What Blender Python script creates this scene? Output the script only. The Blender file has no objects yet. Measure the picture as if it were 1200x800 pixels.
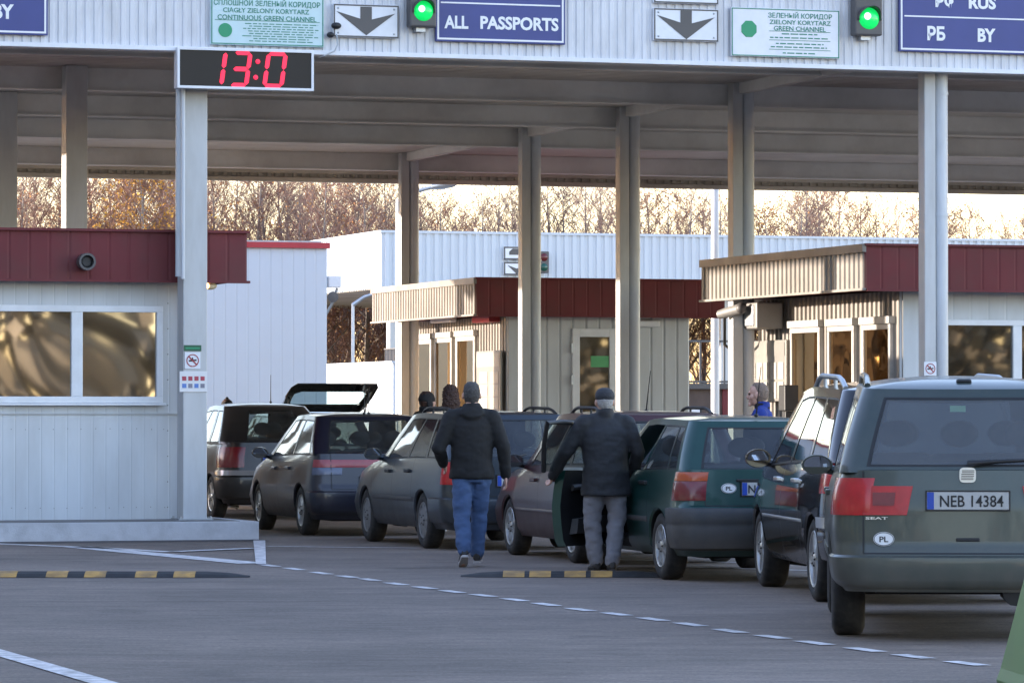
import bpy, bmesh, math, random
from mathutils import Vector, Matrix, noise
random.seed(7)
S = bpy.context.scene
C = S.collection
R = math.radians
PI = math.pi

# ------------------------------------------------------------------ camera, sky, sun, exposure
F = 4900.0                       # focal length in pixels of a 1200 px wide picture
cam = bpy.data.cameras.new('camera')
cam.sensor_width = 36.0
cam.lens = F / 1200 * 36
cam.clip_start = 0.5
cam.clip_end = 6000
camo = bpy.data.objects.new('camera', cam)
C.objects.link(camo)
camo.location = (0, 0, 1.43)
camo.rotation_euler = (R(90) + math.atan(87 / F), 0, 0)
S.camera = camo

SUN_EL, SUN_ROT = 8.0, -86.0     # rotation clockwise from +Y
world = bpy.data.worlds.new('World')
S.world = world
world.use_nodes = True
wn = world.node_tree.nodes
sky = wn.new('ShaderNodeTexSky')
sky.sky_type = 'NISHITA'
sky.sun_disc = False
sky.sun_elevation = R(SUN_EL)
sky.sun_rotation = R(SUN_ROT)
sky.air_density = 1.0
sky.ozone_density = 1.6
sky.dust_density = 0.3
sky_tint = wn.new('ShaderNodeMix'); sky_tint.data_type = 'RGBA'; sky_tint.blend_type = 'MULTIPLY'
sky_tint.inputs['Factor'].default_value = 1.0
sky_tint.inputs['B'].default_value = (1.19, 0.99, 1.05, 1)      # tints the sky light: more red, slightly less green
world.node_tree.links.new(sky.outputs[0], sky_tint.inputs['A'])
world.node_tree.links.new(sky_tint.outputs['Result'], wn['Background'].inputs[0])
wn['Background'].inputs[1].default_value = 0.15
sun = bpy.data.lights.new('sun', 'SUN')
sun.energy = 2.0
sun.angle = R(0.5)
sun.color = (1.0, 0.87, 0.74)
suno = bpy.data.objects.new('sun', sun)
C.objects.link(suno)
sd = Vector((math.sin(R(SUN_ROT)) * math.cos(R(SUN_EL)), math.cos(R(SUN_ROT)) * math.cos(R(SUN_EL)), math.sin(R(SUN_EL))))
suno.rotation_euler = sd.to_track_quat('Z', 'Y').to_euler()
S.view_settings.view_transform = 'Standard'
S.view_settings.look = 'None'
S.view_settings.gamma = 1
S.view_settings.exposure = 2.75
S.cycles.max_bounces = 8
S.cycles.transparent_max_bounces = 16
S.cycles.use_denoising = True

# ------------------------------------------------------------------ frames of reference
TH = R(18)                       # the site is turned 18 degrees against the camera
OX, OY = -3.74, 48.9
cu, su = math.cos(TH), math.sin(TH)
def site(u, v, z=0.0): return Vector((OX + cu * u - su * v, OY + su * u + cu * v, z))
def u_at(x, v):                  # picture column -> u on the plane v
    k = (x - 600) / F
    return (k * (OY + cu * v) - OX + su * v) / (cu - su * k)
def v_at(x, u):                  # picture column -> v on the plane u
    k = (x - 600) / F
    return (OX + cu * u - k * (OY + su * u)) / (su + k * cu)
def z_at(y, u, v): return 1.43 + (487 - y) * (OY + su * u + cu * v) / F

# ------------------------------------------------------------------ mesh helpers
class MB:
    def __init__(s): s.v = []; s.f = []; s.m = []
    def add(s, vs, fs, m=0):
        b = len(s.v); s.v += [tuple(p) for p in vs]
        for f in fs: s.f.append(tuple(b + i for i in f)); s.m.append(m)
        return s
    def box(s, x0, x1, y0, y1, z0, z1, m=0):
        v = [(x0, y0, z0), (x1, y0, z0), (x1, y1, z0), (x0, y1, z0), (x0, y0, z1), (x1, y0, z1), (x1, y1, z1), (x0, y1, z1)]
        return s.add(v, [(3, 2, 1, 0), (4, 5, 6, 7), (0, 1, 5, 4), (1, 2, 6, 5), (2, 3, 7, 6), (3, 0, 4, 7)], m)
    def quad(s, a, b, c, d, m=0): return s.add([a, b, c, d], [(0, 1, 2, 3)], m)
    def tube(s, pts, rs, n=8, m=0, caps=True):
        pts = [Vector(p) for p in pts]
        if not isinstance(rs, (list, tuple)): rs = [rs] * len(pts)
        vs = []
        for i, p in enumerate(pts):
            t = (pts[min(i + 1, len(pts) - 1)] - pts[max(i - 1, 0)])
            t = t.normalized() if t.length > 1e-9 else Vector((0, 0, 1))
            a = t.orthogonal().normalized() if i == 0 else (a - t * a.dot(t)).normalized()
            b = t.cross(a)
            for k in range(n):
                q = 2 * PI * k / n
                vs.append(p + (a * math.cos(q) + b * math.sin(q)) * rs[i])
        fs = []
        for i in range(len(pts) - 1):
            for k in range(n):
                k2 = (k + 1) % n
                fs.append((i * n + k, i * n + k2, (i + 1) * n + k2, (i + 1) * n + k))
        if caps:
            fs.append(tuple(range(n - 1, -1, -1)))
            fs.append(tuple((len(pts) - 1) * n + k for k in range(n)))
        return s.add(vs, fs, m)
    def lathe(s, prof, axis='y', n=32, c=(0, 0, 0), m=0):     # prof: (radius, along)
        vs, fs = [], []
        for r, a in prof:
            for k in range(n):
                q = 2 * PI * k / n
                x, z = r * math.cos(q), r * math.sin(q)
                vs.append((c[0] + x, c[1] + a, c[2] + z) if axis == 'y' else ((c[0] + a, c[1] + x, c[2] + z) if axis == 'x' else (c[0] + x, c[1] + z, c[2] + a)))
        for i in range(len(prof) - 1):
            for k in range(n):
                k2 = (k + 1) % n
                fs.append((i * n + k, (i + 1) * n + k, (i + 1) * n + k2, i * n + k2))
        return s.add(vs, fs, m)
    def ball(s, c, rx, ry=None, rz=None, nu=14, nv=9, m=0):
        ry = ry or rx; rz = rz or rx
        vs, fs = [], []
        for j in range(nv + 1):
            t = PI * j / nv
            for k in range(nu):
                q = 2 * PI * k / nu
                vs.append((c[0] + rx * math.sin(t) * math.cos(q), c[1] + ry * math.sin(t) * math.sin(q), c[2] + rz * math.cos(t)))
        for j in range(nv):
            for k in range(nu):
                k2 = (k + 1) % nu
                if j == 0: fs.append((0, nu + k, nu + k2))
                elif j == nv - 1: fs.append((j * nu + k, (j + 1) * nu, j * nu + k2))
                else: fs.append((j * nu + k, (j + 1) * nu + k, (j + 1) * nu + k2, j * nu + k2))
        return s.add(vs, fs, m)
    def loft(s, rings, n=16, m=0):      # rings: (centre, rx vector, ry vector)
        vs = []
        for c, a, b in rings:
            c, a, b = Vector(c), Vector(a), Vector(b)
            for k in range(n):
                q = 2 * PI * k / n
                vs.append(c + a * math.cos(q) + b * math.sin(q))
        fs = []
        for i in range(len(rings) - 1):
            for k in range(n):
                k2 = (k + 1) % n
                fs.append((i * n + k, i * n + k2, (i + 1) * n + k2, (i + 1) * n + k))
        fs.append(tuple(range(n - 1, -1, -1)))
        fs.append(tuple((len(rings) - 1) * n + k for k in range(n)))
        return s.add(vs, fs, m)
    def poly(s, pts, t0, t1, plane='xz', m=0):   # extruded outline (pts in plane), t0..t1 along the normal axis
        def P(a, b, t): return (a, t, b) if plane == 'xz' else ((t, a, b) if plane == 'yz' else (a, b, t))
        n = len(pts)
        vs = [P(a, b, t0) for a, b in pts] + [P(a, b, t1) for a, b in pts]
        fs = [tuple(range(n)), tuple(range(2 * n - 1, n - 1, -1))]
        fs += [(i, n + i, n + (i + 1) % n, (i + 1) % n) for i in range(n)]
        return s.add(vs, fs, m)
    def mirror(s):
        b = len(s.v); s.v += [(x, -y, z) for x, y, z in s.v]
        nf = len(s.f)
        for i in range(nf):
            s.f.append(tuple(b + k for k in reversed(s.f[i]))); s.m.append(s.m[i])
        return s
    def mesh(s, name, mats, smooth=None, merge=0, fix=False):
        me = bpy.data.meshes.new(name)
        me.from_pydata(s.v, [], s.f)
        if not isinstance(mats, (list, tuple)): mats = [mats]
        for m in mats: me.materials.append(m)
        me.polygons.foreach_set('material_index', s.m)
        if merge or fix:
            bm = bmesh.new(); bm.from_mesh(me)
            if merge:
                bmesh.ops.remove_doubles(bm, verts=bm.verts, dist=merge)
                bmesh.ops.dissolve_degenerate(bm, edges=bm.edges, dist=1e-5)
            if fix: bmesh.ops.recalc_face_normals(bm, faces=bm.faces)
            bm.to_mesh(me); bm.free()
        if smooth is not None:
            me.polygons.foreach_set('use_smooth', [True] * len(me.polygons))
            me.set_sharp_from_angle(angle=R(smooth))
        me.update()
        return me
    def build(s, name, mats, parent=None, smooth=None, merge=0, bevel=0, fix=False, loc=None, rotz=None):
        o = bpy.data.objects.new(name, s.mesh(name, mats, smooth, merge, fix))
        C.objects.link(o)
        if parent: o.parent = parent
        if loc is not None: o.location = loc
        if rotz is not None: o.rotation_euler = (0, 0, rotz)
        if bevel:
            b = o.modifiers.new('bevel', 'BEVEL'); b.width = bevel; b.segments = 2; b.limit_method = 'ANGLE'
        return o

def thing(name, label, cat, loc=(0, 0, 0), rotz=0, group=None):
    o = bpy.data.objects.new(name, None); C.objects.link(o)
    o.empty_display_size = 0.2
    o.location = loc; o.rotation_euler = (0, 0, rotz)
    return tag(o, label, cat, group)
def tag(o, label=None, cat=None, group=None, kind=None):
    if label: o['label'] = label
    if cat: o['category'] = cat
    if group: o['group'] = group
    if kind: o['kind'] = kind
    return o

_txt = {}
def txt(mb, s, width, height, place, m=0, bold=0.0):
    """lettering as flat faces: place(tx, ty) -> point, centred on 0, cap height and total width as given"""
    if s not in _txt:
        c = bpy.data.curves.new('t', 'FONT'); c.body = s; c.size = 1; c.offset = bold; c.resolution_u = 3
        o = bpy.data.objects.new('t', c); C.objects.link(o)
        bpy.context.view_layer.update()
        me = bpy.data.meshes.new_from_object(o.evaluated_get(bpy.context.evaluated_depsgraph_get()))
        _txt[s] = ([v.co.copy() for v in me.vertices], [tuple(p.vertices) for p in me.polygons])
        bpy.data.objects.remove(o); bpy.data.curves.remove(c); bpy.data.meshes.remove(me)
    vs, fs = _txt[s]
    x0 = min(v.x for v in vs); x1 = max(v.x for v in vs); y1 = 0.73
    sx = width / (x1 - x0); sy = height / y1
    mb.add([place((v.x - (x0 + x1) / 2) * sx, (v.y - y1 / 2) * sy) for v in vs], fs, m)

# ------------------------------------------------------------------ materials
def new_mat(name):
    m = bpy.data.materials.new(name); m.use_nodes = True
    return m, m.node_tree.nodes, m.node_tree.links, m.node_tree.nodes['Principled BSDF']
def mat(name, col, rough=0.6, metal=0.0, var=0.12, scale=3.0, bump=0.0, bscale=60.0, dirt=None, dirt_amt=0.0, dscale=2.0, coat=0.0, spec=0.5, stretch=(1, 1, 1), emit=0.0, dtop=None):
    m, n, l, b = new_mat(name)
    tc = n.new('ShaderNodeTexCoord')
    mp = n.new('ShaderNodeMapping'); mp.inputs['Scale'].default_value = stretch
    l.new(tc.outputs['Object'], mp.inputs[0])
    nz = n.new('ShaderNodeTexNoise'); nz.inputs['Scale'].default_value = scale; nz.inputs['Detail'].default_value = 6
    l.new(mp.outputs[0], nz.inputs['Vector'])
    rp = n.new('ShaderNodeMapRange'); rp.inputs[1].default_value = 0.3; rp.inputs[2].default_value = 0.7
    rp.inputs[3].default_value = 1 - var; rp.inputs[4].default_value = 1 + var
    l.new(nz.outputs[0], rp.inputs[0])
    mx = n.new('ShaderNodeVectorMath'); mx.operation = 'SCALE'; mx.inputs[0].default_value = col[:3]
    l.new(rp.outputs[0], mx.inputs['Scale'])
    out = mx.outputs[0]
    if dirt:
        n2 = n.new('ShaderNodeTexNoise'); n2.inputs['Scale'].default_value = dscale; n2.inputs['Detail'].default_value = 8; n2.inputs['Roughness'].default_value = 0.65
        l.new(mp.outputs[0], n2.inputs['Vector'])
        r2 = n.new('ShaderNodeMapRange'); r2.inputs[1].default_value = 0.42; r2.inputs[2].default_value = 0.75; r2.inputs[4].default_value = dirt_amt
        l.new(n2.outputs[0], r2.inputs[0])
        fac = r2.outputs[0]
        if dtop is not None:             # road dust that clings below a height
            sp = n.new('ShaderNodeSeparateXYZ'); l.new(tc.outputs['Object'], sp.inputs[0])
            r3 = n.new('ShaderNodeMapRange'); r3.inputs[1].default_value = dtop; r3.inputs[2].default_value = dtop * 0.25
            r3.inputs[3].default_value = 0.0; r3.inputs[4].default_value = 0.85
            l.new(sp.outputs[2], r3.inputs[0])
            n3 = n.new('ShaderNodeTexNoise'); n3.inputs['Scale'].default_value = 5; n3.inputs['Detail'].default_value = 7
            l.new(tc.outputs['Object'], n3.inputs['Vector'])
            ml = n.new('ShaderNodeMath'); ml.operation = 'MULTIPLY'; l.new(r3.outputs[0], ml.inputs[0]); l.new(n3.outputs[0], ml.inputs[1])
            ad = n.new('ShaderNodeMath'); ad.operation = 'ADD'; ad.use_clamp = True
            l.new(ml.outputs[0], ad.inputs[0]); l.new(fac, ad.inputs[1]); fac = ad.outputs[0]
        mm = n.new('ShaderNodeMix'); mm.data_type = 'RGBA'
        l.new(fac, mm.inputs['Factor']); l.new(out, mm.inputs['A']); mm.inputs['B'].default_value = (*dirt[:3], 1)
        out = mm.outputs['Result']
        if metal or coat or rough < 0.4:
            rr = n.new('ShaderNodeMapRange'); rr.inputs[3].default_value = rough; rr.inputs[4].default_value = 0.75
            l.new(fac, rr.inputs[0]); l.new(rr.outputs[0], b.inputs['Roughness'])
            if coat:
                rc = n.new('ShaderNodeMapRange'); rc.inputs[3].default_value = coat; rc.inputs[4].default_value = 0
                l.new(fac, rc.inputs[0]); l.new(rc.outputs[0], b.inputs['Coat Weight'])
    l.new(out, b.inputs['Base Color'])
    if not b.inputs['Roughness'].is_linked: b.inputs['Roughness'].default_value = rough
    b.inputs['Metallic'].default_value = metal
    b.inputs['Specular IOR Level'].default_value = spec
    if coat and not b.inputs['Coat Weight'].is_linked: b.inputs['Coat Weight'].default_value = coat
    if coat: b.inputs['Coat Roughness'].default_value = 0.05 if coat < .9 else 0.03
    if bump:
        nb = n.new('ShaderNodeTexNoise'); nb.inputs['Scale'].default_value = bscale; nb.inputs['Detail'].default_value = 5
        l.new(mp.outputs[0], nb.inputs['Vector'])
        bp = n.new('ShaderNodeBump'); bp.inputs['Strength'].default_value = bump; bp.inputs['Distance'].default_value = 0.02
        l.new(nb.outputs[0], bp.inputs['Height']); l.new(bp.outputs[0], b.inputs['Normal'])
    if emit:
        b.inputs['Emission Color'].default_value = (*col[:3], 1); b.inputs['Emission Strength'].default_value = emit
    return m
def paint(name, col, metal=0.35, dirt=(0.16, 0.13, 0.10), amt=0.10, dtop=0.8, rough=0.30, coat=0.45):
    return mat(name, col, rough, metal, var=0.05, scale=8, dirt=dirt, dirt_amt=amt, dscale=3, coat=coat, dtop=dtop)
def car_glass(name, tint, refl=0.06, patch=0.75):
    m, n, l, b = new_mat(name)
    n.remove(b)
    tr = n.new('ShaderNodeBsdfTransparent'); tr.inputs[0].default_value = (*tint, 1)
    gl = n.new('ShaderNodeBsdfGlossy'); gl.inputs['Roughness'].default_value = 0.03; gl.inputs[0].default_value = (0.95, 0.97, 1, 1)
    fc = n.new('ShaderNodeLayerWeight'); fc.inputs[0].default_value = 0.5
    pw = n.new('ShaderNodeMath'); pw.operation = 'POWER'; pw.inputs[1].default_value = 4.5; l.new(fc.outputs['Facing'], pw.inputs[0])
    lw = n.new('ShaderNodeMapRange'); lw.inputs[3].default_value = 0.07; lw.inputs[4].default_value = 0.95; l.new(pw.outputs[0], lw.inputs[0])
    df = n.new('ShaderNodeBsdfDiffuse'); df.inputs[0].default_value = (0.26, 0.27, 0.27, 1)
    mx = n.new('ShaderNodeMixShader'); l.new(lw.outputs[0], mx.inputs[0]); l.new(tr.outputs[0], mx.inputs[1]); l.new(gl.outputs[0], mx.inputs[2])
    tc = n.new('ShaderNodeTexCoord'); nz = n.new('ShaderNodeTexNoise'); nz.inputs['Scale'].default_value = 4; nz.inputs['Detail'].default_value = 6
    l.new(tc.outputs['Object'], nz.inputs['Vector'])
    rg = n.new('ShaderNodeMapRange'); rg.inputs[1].default_value = 0.35; rg.inputs[2].default_value = 0.8; rg.inputs[3].default_value = refl * (1.25 - patch); rg.inputs[4].default_value = refl * (1.25 + patch)
    l.new(nz.outputs[0], rg.inputs[0])
    m2 = n.new('ShaderNodeMixShader'); l.new(rg.outputs[0], m2.inputs[0]); l.new(mx.outputs[0], m2.inputs[1]); l.new(df.outputs[0], m2.inputs[2])
    l.new(m2.outputs[0], n['Material Output'].inputs[0])
    return m
def wavy_glass(name, base, strength, scale, rough=0.02, f0=0.55):
    """reflecting window film: a mirror that is slightly buckled"""
    m, n, l, b = new_mat(name)
    n.remove(b)
    tc = n.new('ShaderNodeTexCoord')
    nz = n.new('ShaderNodeTexNoise'); nz.inputs['Scale'].default_value = scale; nz.inputs['Detail'].default_value = 0.4
    l.new(tc.outputs['Object'], nz.inputs['Vector'])
    bp = n.new('ShaderNodeBump'); bp.inputs['Strength'].default_value = 1.0; bp.inputs['Distance'].default_value = strength
    l.new(nz.outputs[0], bp.inputs['Height'])
    gl = n.new('ShaderNodeBsdfGlossy'); gl.inputs[0].default_value = (*base, 1); gl.inputs['Roughness'].default_value = rough
    l.new(bp.outputs[0], gl.inputs['Normal'])
    df = n.new('ShaderNodeBsdfDiffuse'); df.inputs[0].default_value = (0.012, 0.012, 0.011, 1)
    mx = n.new('ShaderNodeMixShader'); mx.inputs[0].default_value = f0
    l.new(df.outputs[0], mx.inputs[1]); l.new(gl.outputs[0], mx.inputs[2])
    l.new(mx.outputs[0], n['Material Output'].inputs[0])
    return m

M = {}
DIRT = (0.10, 0.085, 0.07)
M['clad'] = mat('pale_cladding', (0.64, 0.65, 0.68), 0.45, var=0.05, scale=1.2, dirt=(0.30, 0.29, 0.28), dirt_amt=0.5, dscale=1.6, stretch=(2.5, 2.5, 0.6))
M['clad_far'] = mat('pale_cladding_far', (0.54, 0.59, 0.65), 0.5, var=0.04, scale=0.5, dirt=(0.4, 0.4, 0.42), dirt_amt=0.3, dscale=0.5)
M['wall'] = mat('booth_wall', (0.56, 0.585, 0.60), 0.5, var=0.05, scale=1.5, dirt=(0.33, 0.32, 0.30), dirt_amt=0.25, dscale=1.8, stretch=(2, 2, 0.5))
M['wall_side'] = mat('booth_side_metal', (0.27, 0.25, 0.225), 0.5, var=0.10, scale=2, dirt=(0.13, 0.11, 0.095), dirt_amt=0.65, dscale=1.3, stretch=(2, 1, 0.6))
M['maroon'] = mat('maroon_metal', (0.155, 0.032, 0.036), 0.6, var=0.10, scale=1.5, dirt=(0.10, 0.05, 0.045), dirt_amt=0.45, dscale=2, spec=0.25)
M['red_trim'] = mat('red_trim', (0.40, 0.03, 0.04), 0.45)
M['soffit'] = mat('soffit_metal', (0.76, 0.75, 0.72), 0.6, var=0.08, scale=0.8, dirt=(0.3, 0.27, 0.24), dirt_amt=0.5, dscale=0.6)
M['far_in'] = mat('weathered_fascia', (0.62, 0.56, 0.46), 0.6, var=0.12, scale=0.8, dirt=(0.2, 0.17, 0.13), dirt_amt=0.5, dscale=0.6)
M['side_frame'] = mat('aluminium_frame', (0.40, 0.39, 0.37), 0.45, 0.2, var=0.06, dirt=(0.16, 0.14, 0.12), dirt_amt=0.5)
M['column'] = mat('column_paint', (0.50, 0.51, 0.51), 0.5, var=0.05, scale=2, dirt=(0.24, 0.22, 0.19), dirt_amt=0.32, dscale=1.5, stretch=(3, 3, 0.6))
M['pipe'] = mat('drain_pipe_paint', (0.55, 0.58, 0.61), 0.4, var=0.05, scale=2, dirt=(0.22, 0.2, 0.18), dirt_amt=0.4, dscale=1.5, stretch=(3, 3, 0.5))
M['frame'] = mat('white_frame', (0.74, 0.76, 0.78), 0.35, var=0.03, scale=3, dirt=(0.3, 0.28, 0.25), dirt_amt=0.25)
M['white'] = mat('white_enamel', (0.72, 0.74, 0.78), 0.35, var=0.03, scale=2, dirt=(0.4, 0.4, 0.4), dirt_amt=0.25, dscale=4)
M['blue'] = mat('sign_blue', (0.035, 0.05, 0.21), 0.45, var=0.05, scale=3)
M['sgreen'] = mat('sign_green', (0.02, 0.28, 0.13), 0.5, var=0.04)
M['sgreen_text'] = mat('sign_green_text', (0.04, 0.22, 0.15), 0.5, var=0.04)
M['pale_green'] = mat('sign_pale_green', (0.52, 0.68, 0.70), 0.45, var=0.03, dirt=(0.4, 0.45, 0.45), dirt_amt=0.3)
M['sgrey'] = mat('sign_grey', (0.085, 0.08, 0.08), 0.5, var=0.05)
M['black'] = mat('black_plastic', (0.015, 0.015, 0.016), 0.5, var=0.2, scale=8)
M['rubber'] = mat('tyre_rubber', (0.022, 0.021, 0.020), 0.85, var=0.25, scale=12, dirt=(0.10, 0.085, 0.07), dirt_amt=0.7, dscale=5)
M['trim'] = mat('window_rubber', (0.012, 0.012, 0.012), 0.5)
M['under'] = mat('underbody', (0.02, 0.018, 0.016), 0.9, var=0.4, scale=6)
M['alloy'] = mat('alloy', (0.55, 0.54, 0.52), 0.32, 0.85, var=0.05, dirt=(0.12, 0.1, 0.08), dirt_amt=0.5, dscale=7)
M['hub_dark'] = mat('brake_dark', (0.03, 0.028, 0.026), 0.7, var=0.3)
M['chrome'] = mat('chrome', (0.75, 0.76, 0.78), 0.30, 1.0, var=0.02)
M['mirror'] = mat('mirror_glass', (0.45, 0.5, 0.58), 0.03, 1.0, var=0.0)
M['seat'] = mat('seat_cloth', (0.045, 0.045, 0.048), 0.9, var=0.2, scale=10)
M['glass'] = car_glass('car_glass', (0.50, 0.56, 0.55))
M['glass_dark'] = car_glass('privacy_glass', (0.12, 0.13, 0.13), 0.03)
M['red_lamp'] = mat('red_lamp', (0.42, 0.010, 0.015), 0.22, var=0.15, scale=15, coat=0.25, spec=0.4)
M['dark_red_lamp'] = mat('dark_red_lamp', (0.16, 0.01, 0.015), 0.22, var=0.15, scale=15, coat=0.3)
M['pink_lamp'] = mat('reflector_panel', (0.26, 0.03, 0.04), 0.3, var=0.1, scale=20, coat=0.5)
M['amber_lamp'] = mat('amber_lamp', (0.42, 0.065, 0.012), 0.22, var=0.1, coat=0.3)
M['clear_lamp'] = mat('clear_lamp', (0.30, 0.31, 0.33), 0.2, 0.3, var=0.1, coat=0.3)
M['plate'] = mat('plate_white', (0.46, 0.46, 0.45), 0.4, var=0.04, dirt=(0.25, 0.22, 0.18), dirt_amt=0.35)
M['plate_blue'] = mat('plate_blue', (0.02, 0.07, 0.40), 0.4)
M['ink'] = mat('black_ink', (0.012, 0.012, 0.014), 0.5)
M['white_ink'] = mat('white_ink', (0.78, 0.79, 0.80), 0.5, var=0.02)
M['red_ink'] = mat('red_ink', (0.32, 0.04, 0.05), 0.5)
M['galv'] = mat('galvanised', (0.42, 0.44, 0.46), 0.4, 0.7, var=0.1, scale=5)
M['yellow'] = mat('bump_yellow', (0.46, 0.26, 0.07), 0.75, var=0.22, scale=8, dirt=(0.09, 0.08, 0.07), dirt_amt=0.85, dscale=6)
M['bump_black'] = mat('bump_black', (0.018, 0.018, 0.019), 0.8, var=0.25, scale=9, dirt=(0.07, 0.065, 0.06), dirt_amt=0.4, dscale=5)
M['tarp_green'] = mat('green_plastic', (0.085, 0.20, 0.035), 0.45, var=0.1, scale=4, dirt=(0.08, 0.12, 0.04), dirt_amt=0.4)
M['worn_paper'] = mat('worn_paper', (0.36, 0.34, 0.31), 0.6, var=0.12, scale=6)
M['box_grey'] = mat('box_grey', (0.22, 0.215, 0.205), 0.5, var=0.1)
M['paper'] = mat('paper', (0.70, 0.70, 0.70), 0.7, var=0.03)
M['board'] = mat('notice_board', (0.25, 0.24, 0.22), 0.35, 0.1, var=0.06, dirt=(0.2, 0.18, 0.15), dirt_amt=0.5)
M['led'] = mat('led_red', (1.0, 0.015, 0.055), 0.5, var=0, emit=0.20)
M['led_dark'] = mat('clock_face', (0.022, 0.021, 0.023), 0.25, var=0.05, spec=0.15)
M['lamp_on'] = mat('bulb_lit', (1.0, 0.55, 0.2), 0.5, var=0, emit=1.4)
M['go'] = mat('signal_green', (0.005, 0.55, 0.10), 0.2, var=0, emit=0.16)
M['go_hot'] = mat('signal_green_core', (0.45, 1.0, 0.6), 0.2, var=0, emit=0.35)
M['signal_off'] = mat('signal_red_off', (0.10, 0.012, 0.014), 0.25, var=0.1)
M['signal_goff'] = mat('signal_green_off', (0.01, 0.07, 0.05), 0.25, var=0.1)
M['win'] = wavy_glass('window_film', (0.56, 0.57, 0.58), 0.028, 0.42, f0=0.58)
M['win_r'] = wavy_glass('window_film_dark', (0.48, 0.48, 0.45), 0.010, 0.35, f0=0.34)
M['win_side'] = wavy_glass('window_film_side', (0.92, 0.66, 0.38), 0.004, 2.0, f0=0.8)
M['dark'] = mat('dark_interior', (0.03, 0.028, 0.026), 0.8)

# asphalt
def asphalt():
    m, n, l, b = new_mat('asphalt')
    tc = n.new('ShaderNodeTexCoord')
    def nz(scale, det, st=(1, 1, 1), rot=0, rough=0.6):
        mp = n.new('ShaderNodeMapping'); mp.inputs['Scale'].default_value = st; mp.inputs['Rotation'].default_value = (0, 0, rot)
        l.new(tc.outputs['Object'], mp.inputs[0])
        t = n.new('ShaderNodeTexNoise'); t.inputs['Scale'].default_value = scale; t.inputs['Detail'].default_value = det; t.inputs['Roughness'].default_value = rough
        l.new(mp.outputs[0], t.inputs['Vector'])
        return t.outputs[0]
    def ramp(src, a, c, lo, hi):
        r = n.new('ShaderNodeMapRange'); r.inputs[1].default_value = a; r.inputs[2].default_value = c; r.inputs[3].default_value = lo; r.inputs[4].default_value = hi
        l.new(src, r.inputs[0]); return r.outputs[0]
    def mul(a, c):
        t = n.new('ShaderNodeMath'); t.operation = 'MULTIPLY'; l.new(a, t.inputs[0]); l.new(c, t.inputs[1]); return t.outputs[0]
    big = ramp(nz(0.35, 5), 0.3, 0.7, 0.72, 1.22)
    streak = ramp(nz(0.9, 6, (0.35, 2.4, 1), 0.1), 0.3, 0.7, 0.86, 1.12)
    fine = ramp(nz(30, 4, rough=0.85), 0.3, 0.7, 0.55, 1.42)
    oil = ramp(nz(0.8, 4), 0.62, 0.74, 1.0, 0.62)
    drip = ramp(nz(7, 2, (1, 1, 1)), 0.70, 0.76, 1.0, 0.55)
    chip = ramp(nz(16, 1), 0.74, 0.78, 1.0, 1.6)
    tyre = ramp(nz(0.55, 5, (0.25, 5.0, 1), 1.25, 0.7), 0.54, 0.66, 1.0, 0.80)
    mid = ramp(nz(5.5, 6, (0.5, 1.5, 1), 0.1, 0.75), 0.32, 0.68, 0.74, 1.24)
    f = mul(mul(mul(mul(big, streak), mul(fine, oil)), mul(mul(drip, chip), tyre)), mid)
    vm = n.new('ShaderNodeVectorMath'); vm.operation = 'SCALE'; vm.inputs[0].default_value = (0.185, 0.145, 0.117)
    l.new(f, vm.inputs['Scale']); l.new(vm.outputs[0], b.inputs['Base Color'])
    b.inputs['Roughness'].default_value = 0.82
    bp = n.new('ShaderNodeBump'); bp.inputs['Strength'].default_value = 0.5; bp.inputs['Distance'].default_value = 0.01
    l.new(fine, bp.inputs['Height']); l.new(bp.outputs[0], b.inputs['Normal'])
    return m
M['asphalt'] = asphalt()
M['line'] = mat('road_paint', (0.70, 0.66, 0.64), 0.7, var=0.10, scale=6, dirt=(0.15, 0.135, 0.12), dirt_amt=0.95, dscale=8)
M['concrete'] = mat('kerb_concrete', (0.56, 0.56, 0.57), 0.8, var=0.10, scale=2, dirt=(0.16, 0.15, 0.14), dirt_amt=0.5, dscale=2.2, bump=0.2)
M['island_top'] = mat('island_top', (0.16, 0.15, 0.14), 0.9, var=0.2, scale=4)
M['grass'] = mat('grass', (0.16, 0.125, 0.05), 0.95, var=0.35, scale=0.6, bump=0.3, bscale=6)
M['bark'] = mat('birch_bark', (0.27, 0.23, 0.20), 0.85, var=0.25, scale=5, dirt=(0.08, 0.06, 0.05), dirt_amt=0.8, dscale=3, stretch=(1, 1, 0.5))
M['twig'] = mat('birch_twig', (0.215, 0.115, 0.082), 0.85, var=0.25, scale=0.8)
M['twig_grey'] = mat('grey_twig', (0.24, 0.165, 0.135), 0.85, var=0.25, scale=0.8)
M['leaf'] = mat('autumn_leaf', (0.40, 0.19, 0.06), 0.8, var=0.4, scale=1.5)
M['leaf_gold'] = mat('golden_leaf', (0.48, 0.24, 0.035), 0.8, var=0.35, scale=1.5)

# ------------------------------------------------------------------ ground
def sheet(name, pts, m, z=0.0):
    mb = MB(); mb.add([(x, y, z) for x, y in pts], [tuple(range(len(pts)))])
    return tag(mb.build(name, m), kind='structure')
def srect(u0, u1, v0, v1): return [tuple(site(a, b)[:2]) for a, b in ((u0, v0), (u1, v0), (u1, v1), (u0, v1))]
sheet('ground', [(-3000, -3000), (3000, -3000), (3000, 3000), (-3000, 3000)], M['grass'], -0.05)
sheet('asphalt_yard', srect(-60, 90, -75, 112), M['asphalt'], 0.0)

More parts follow.
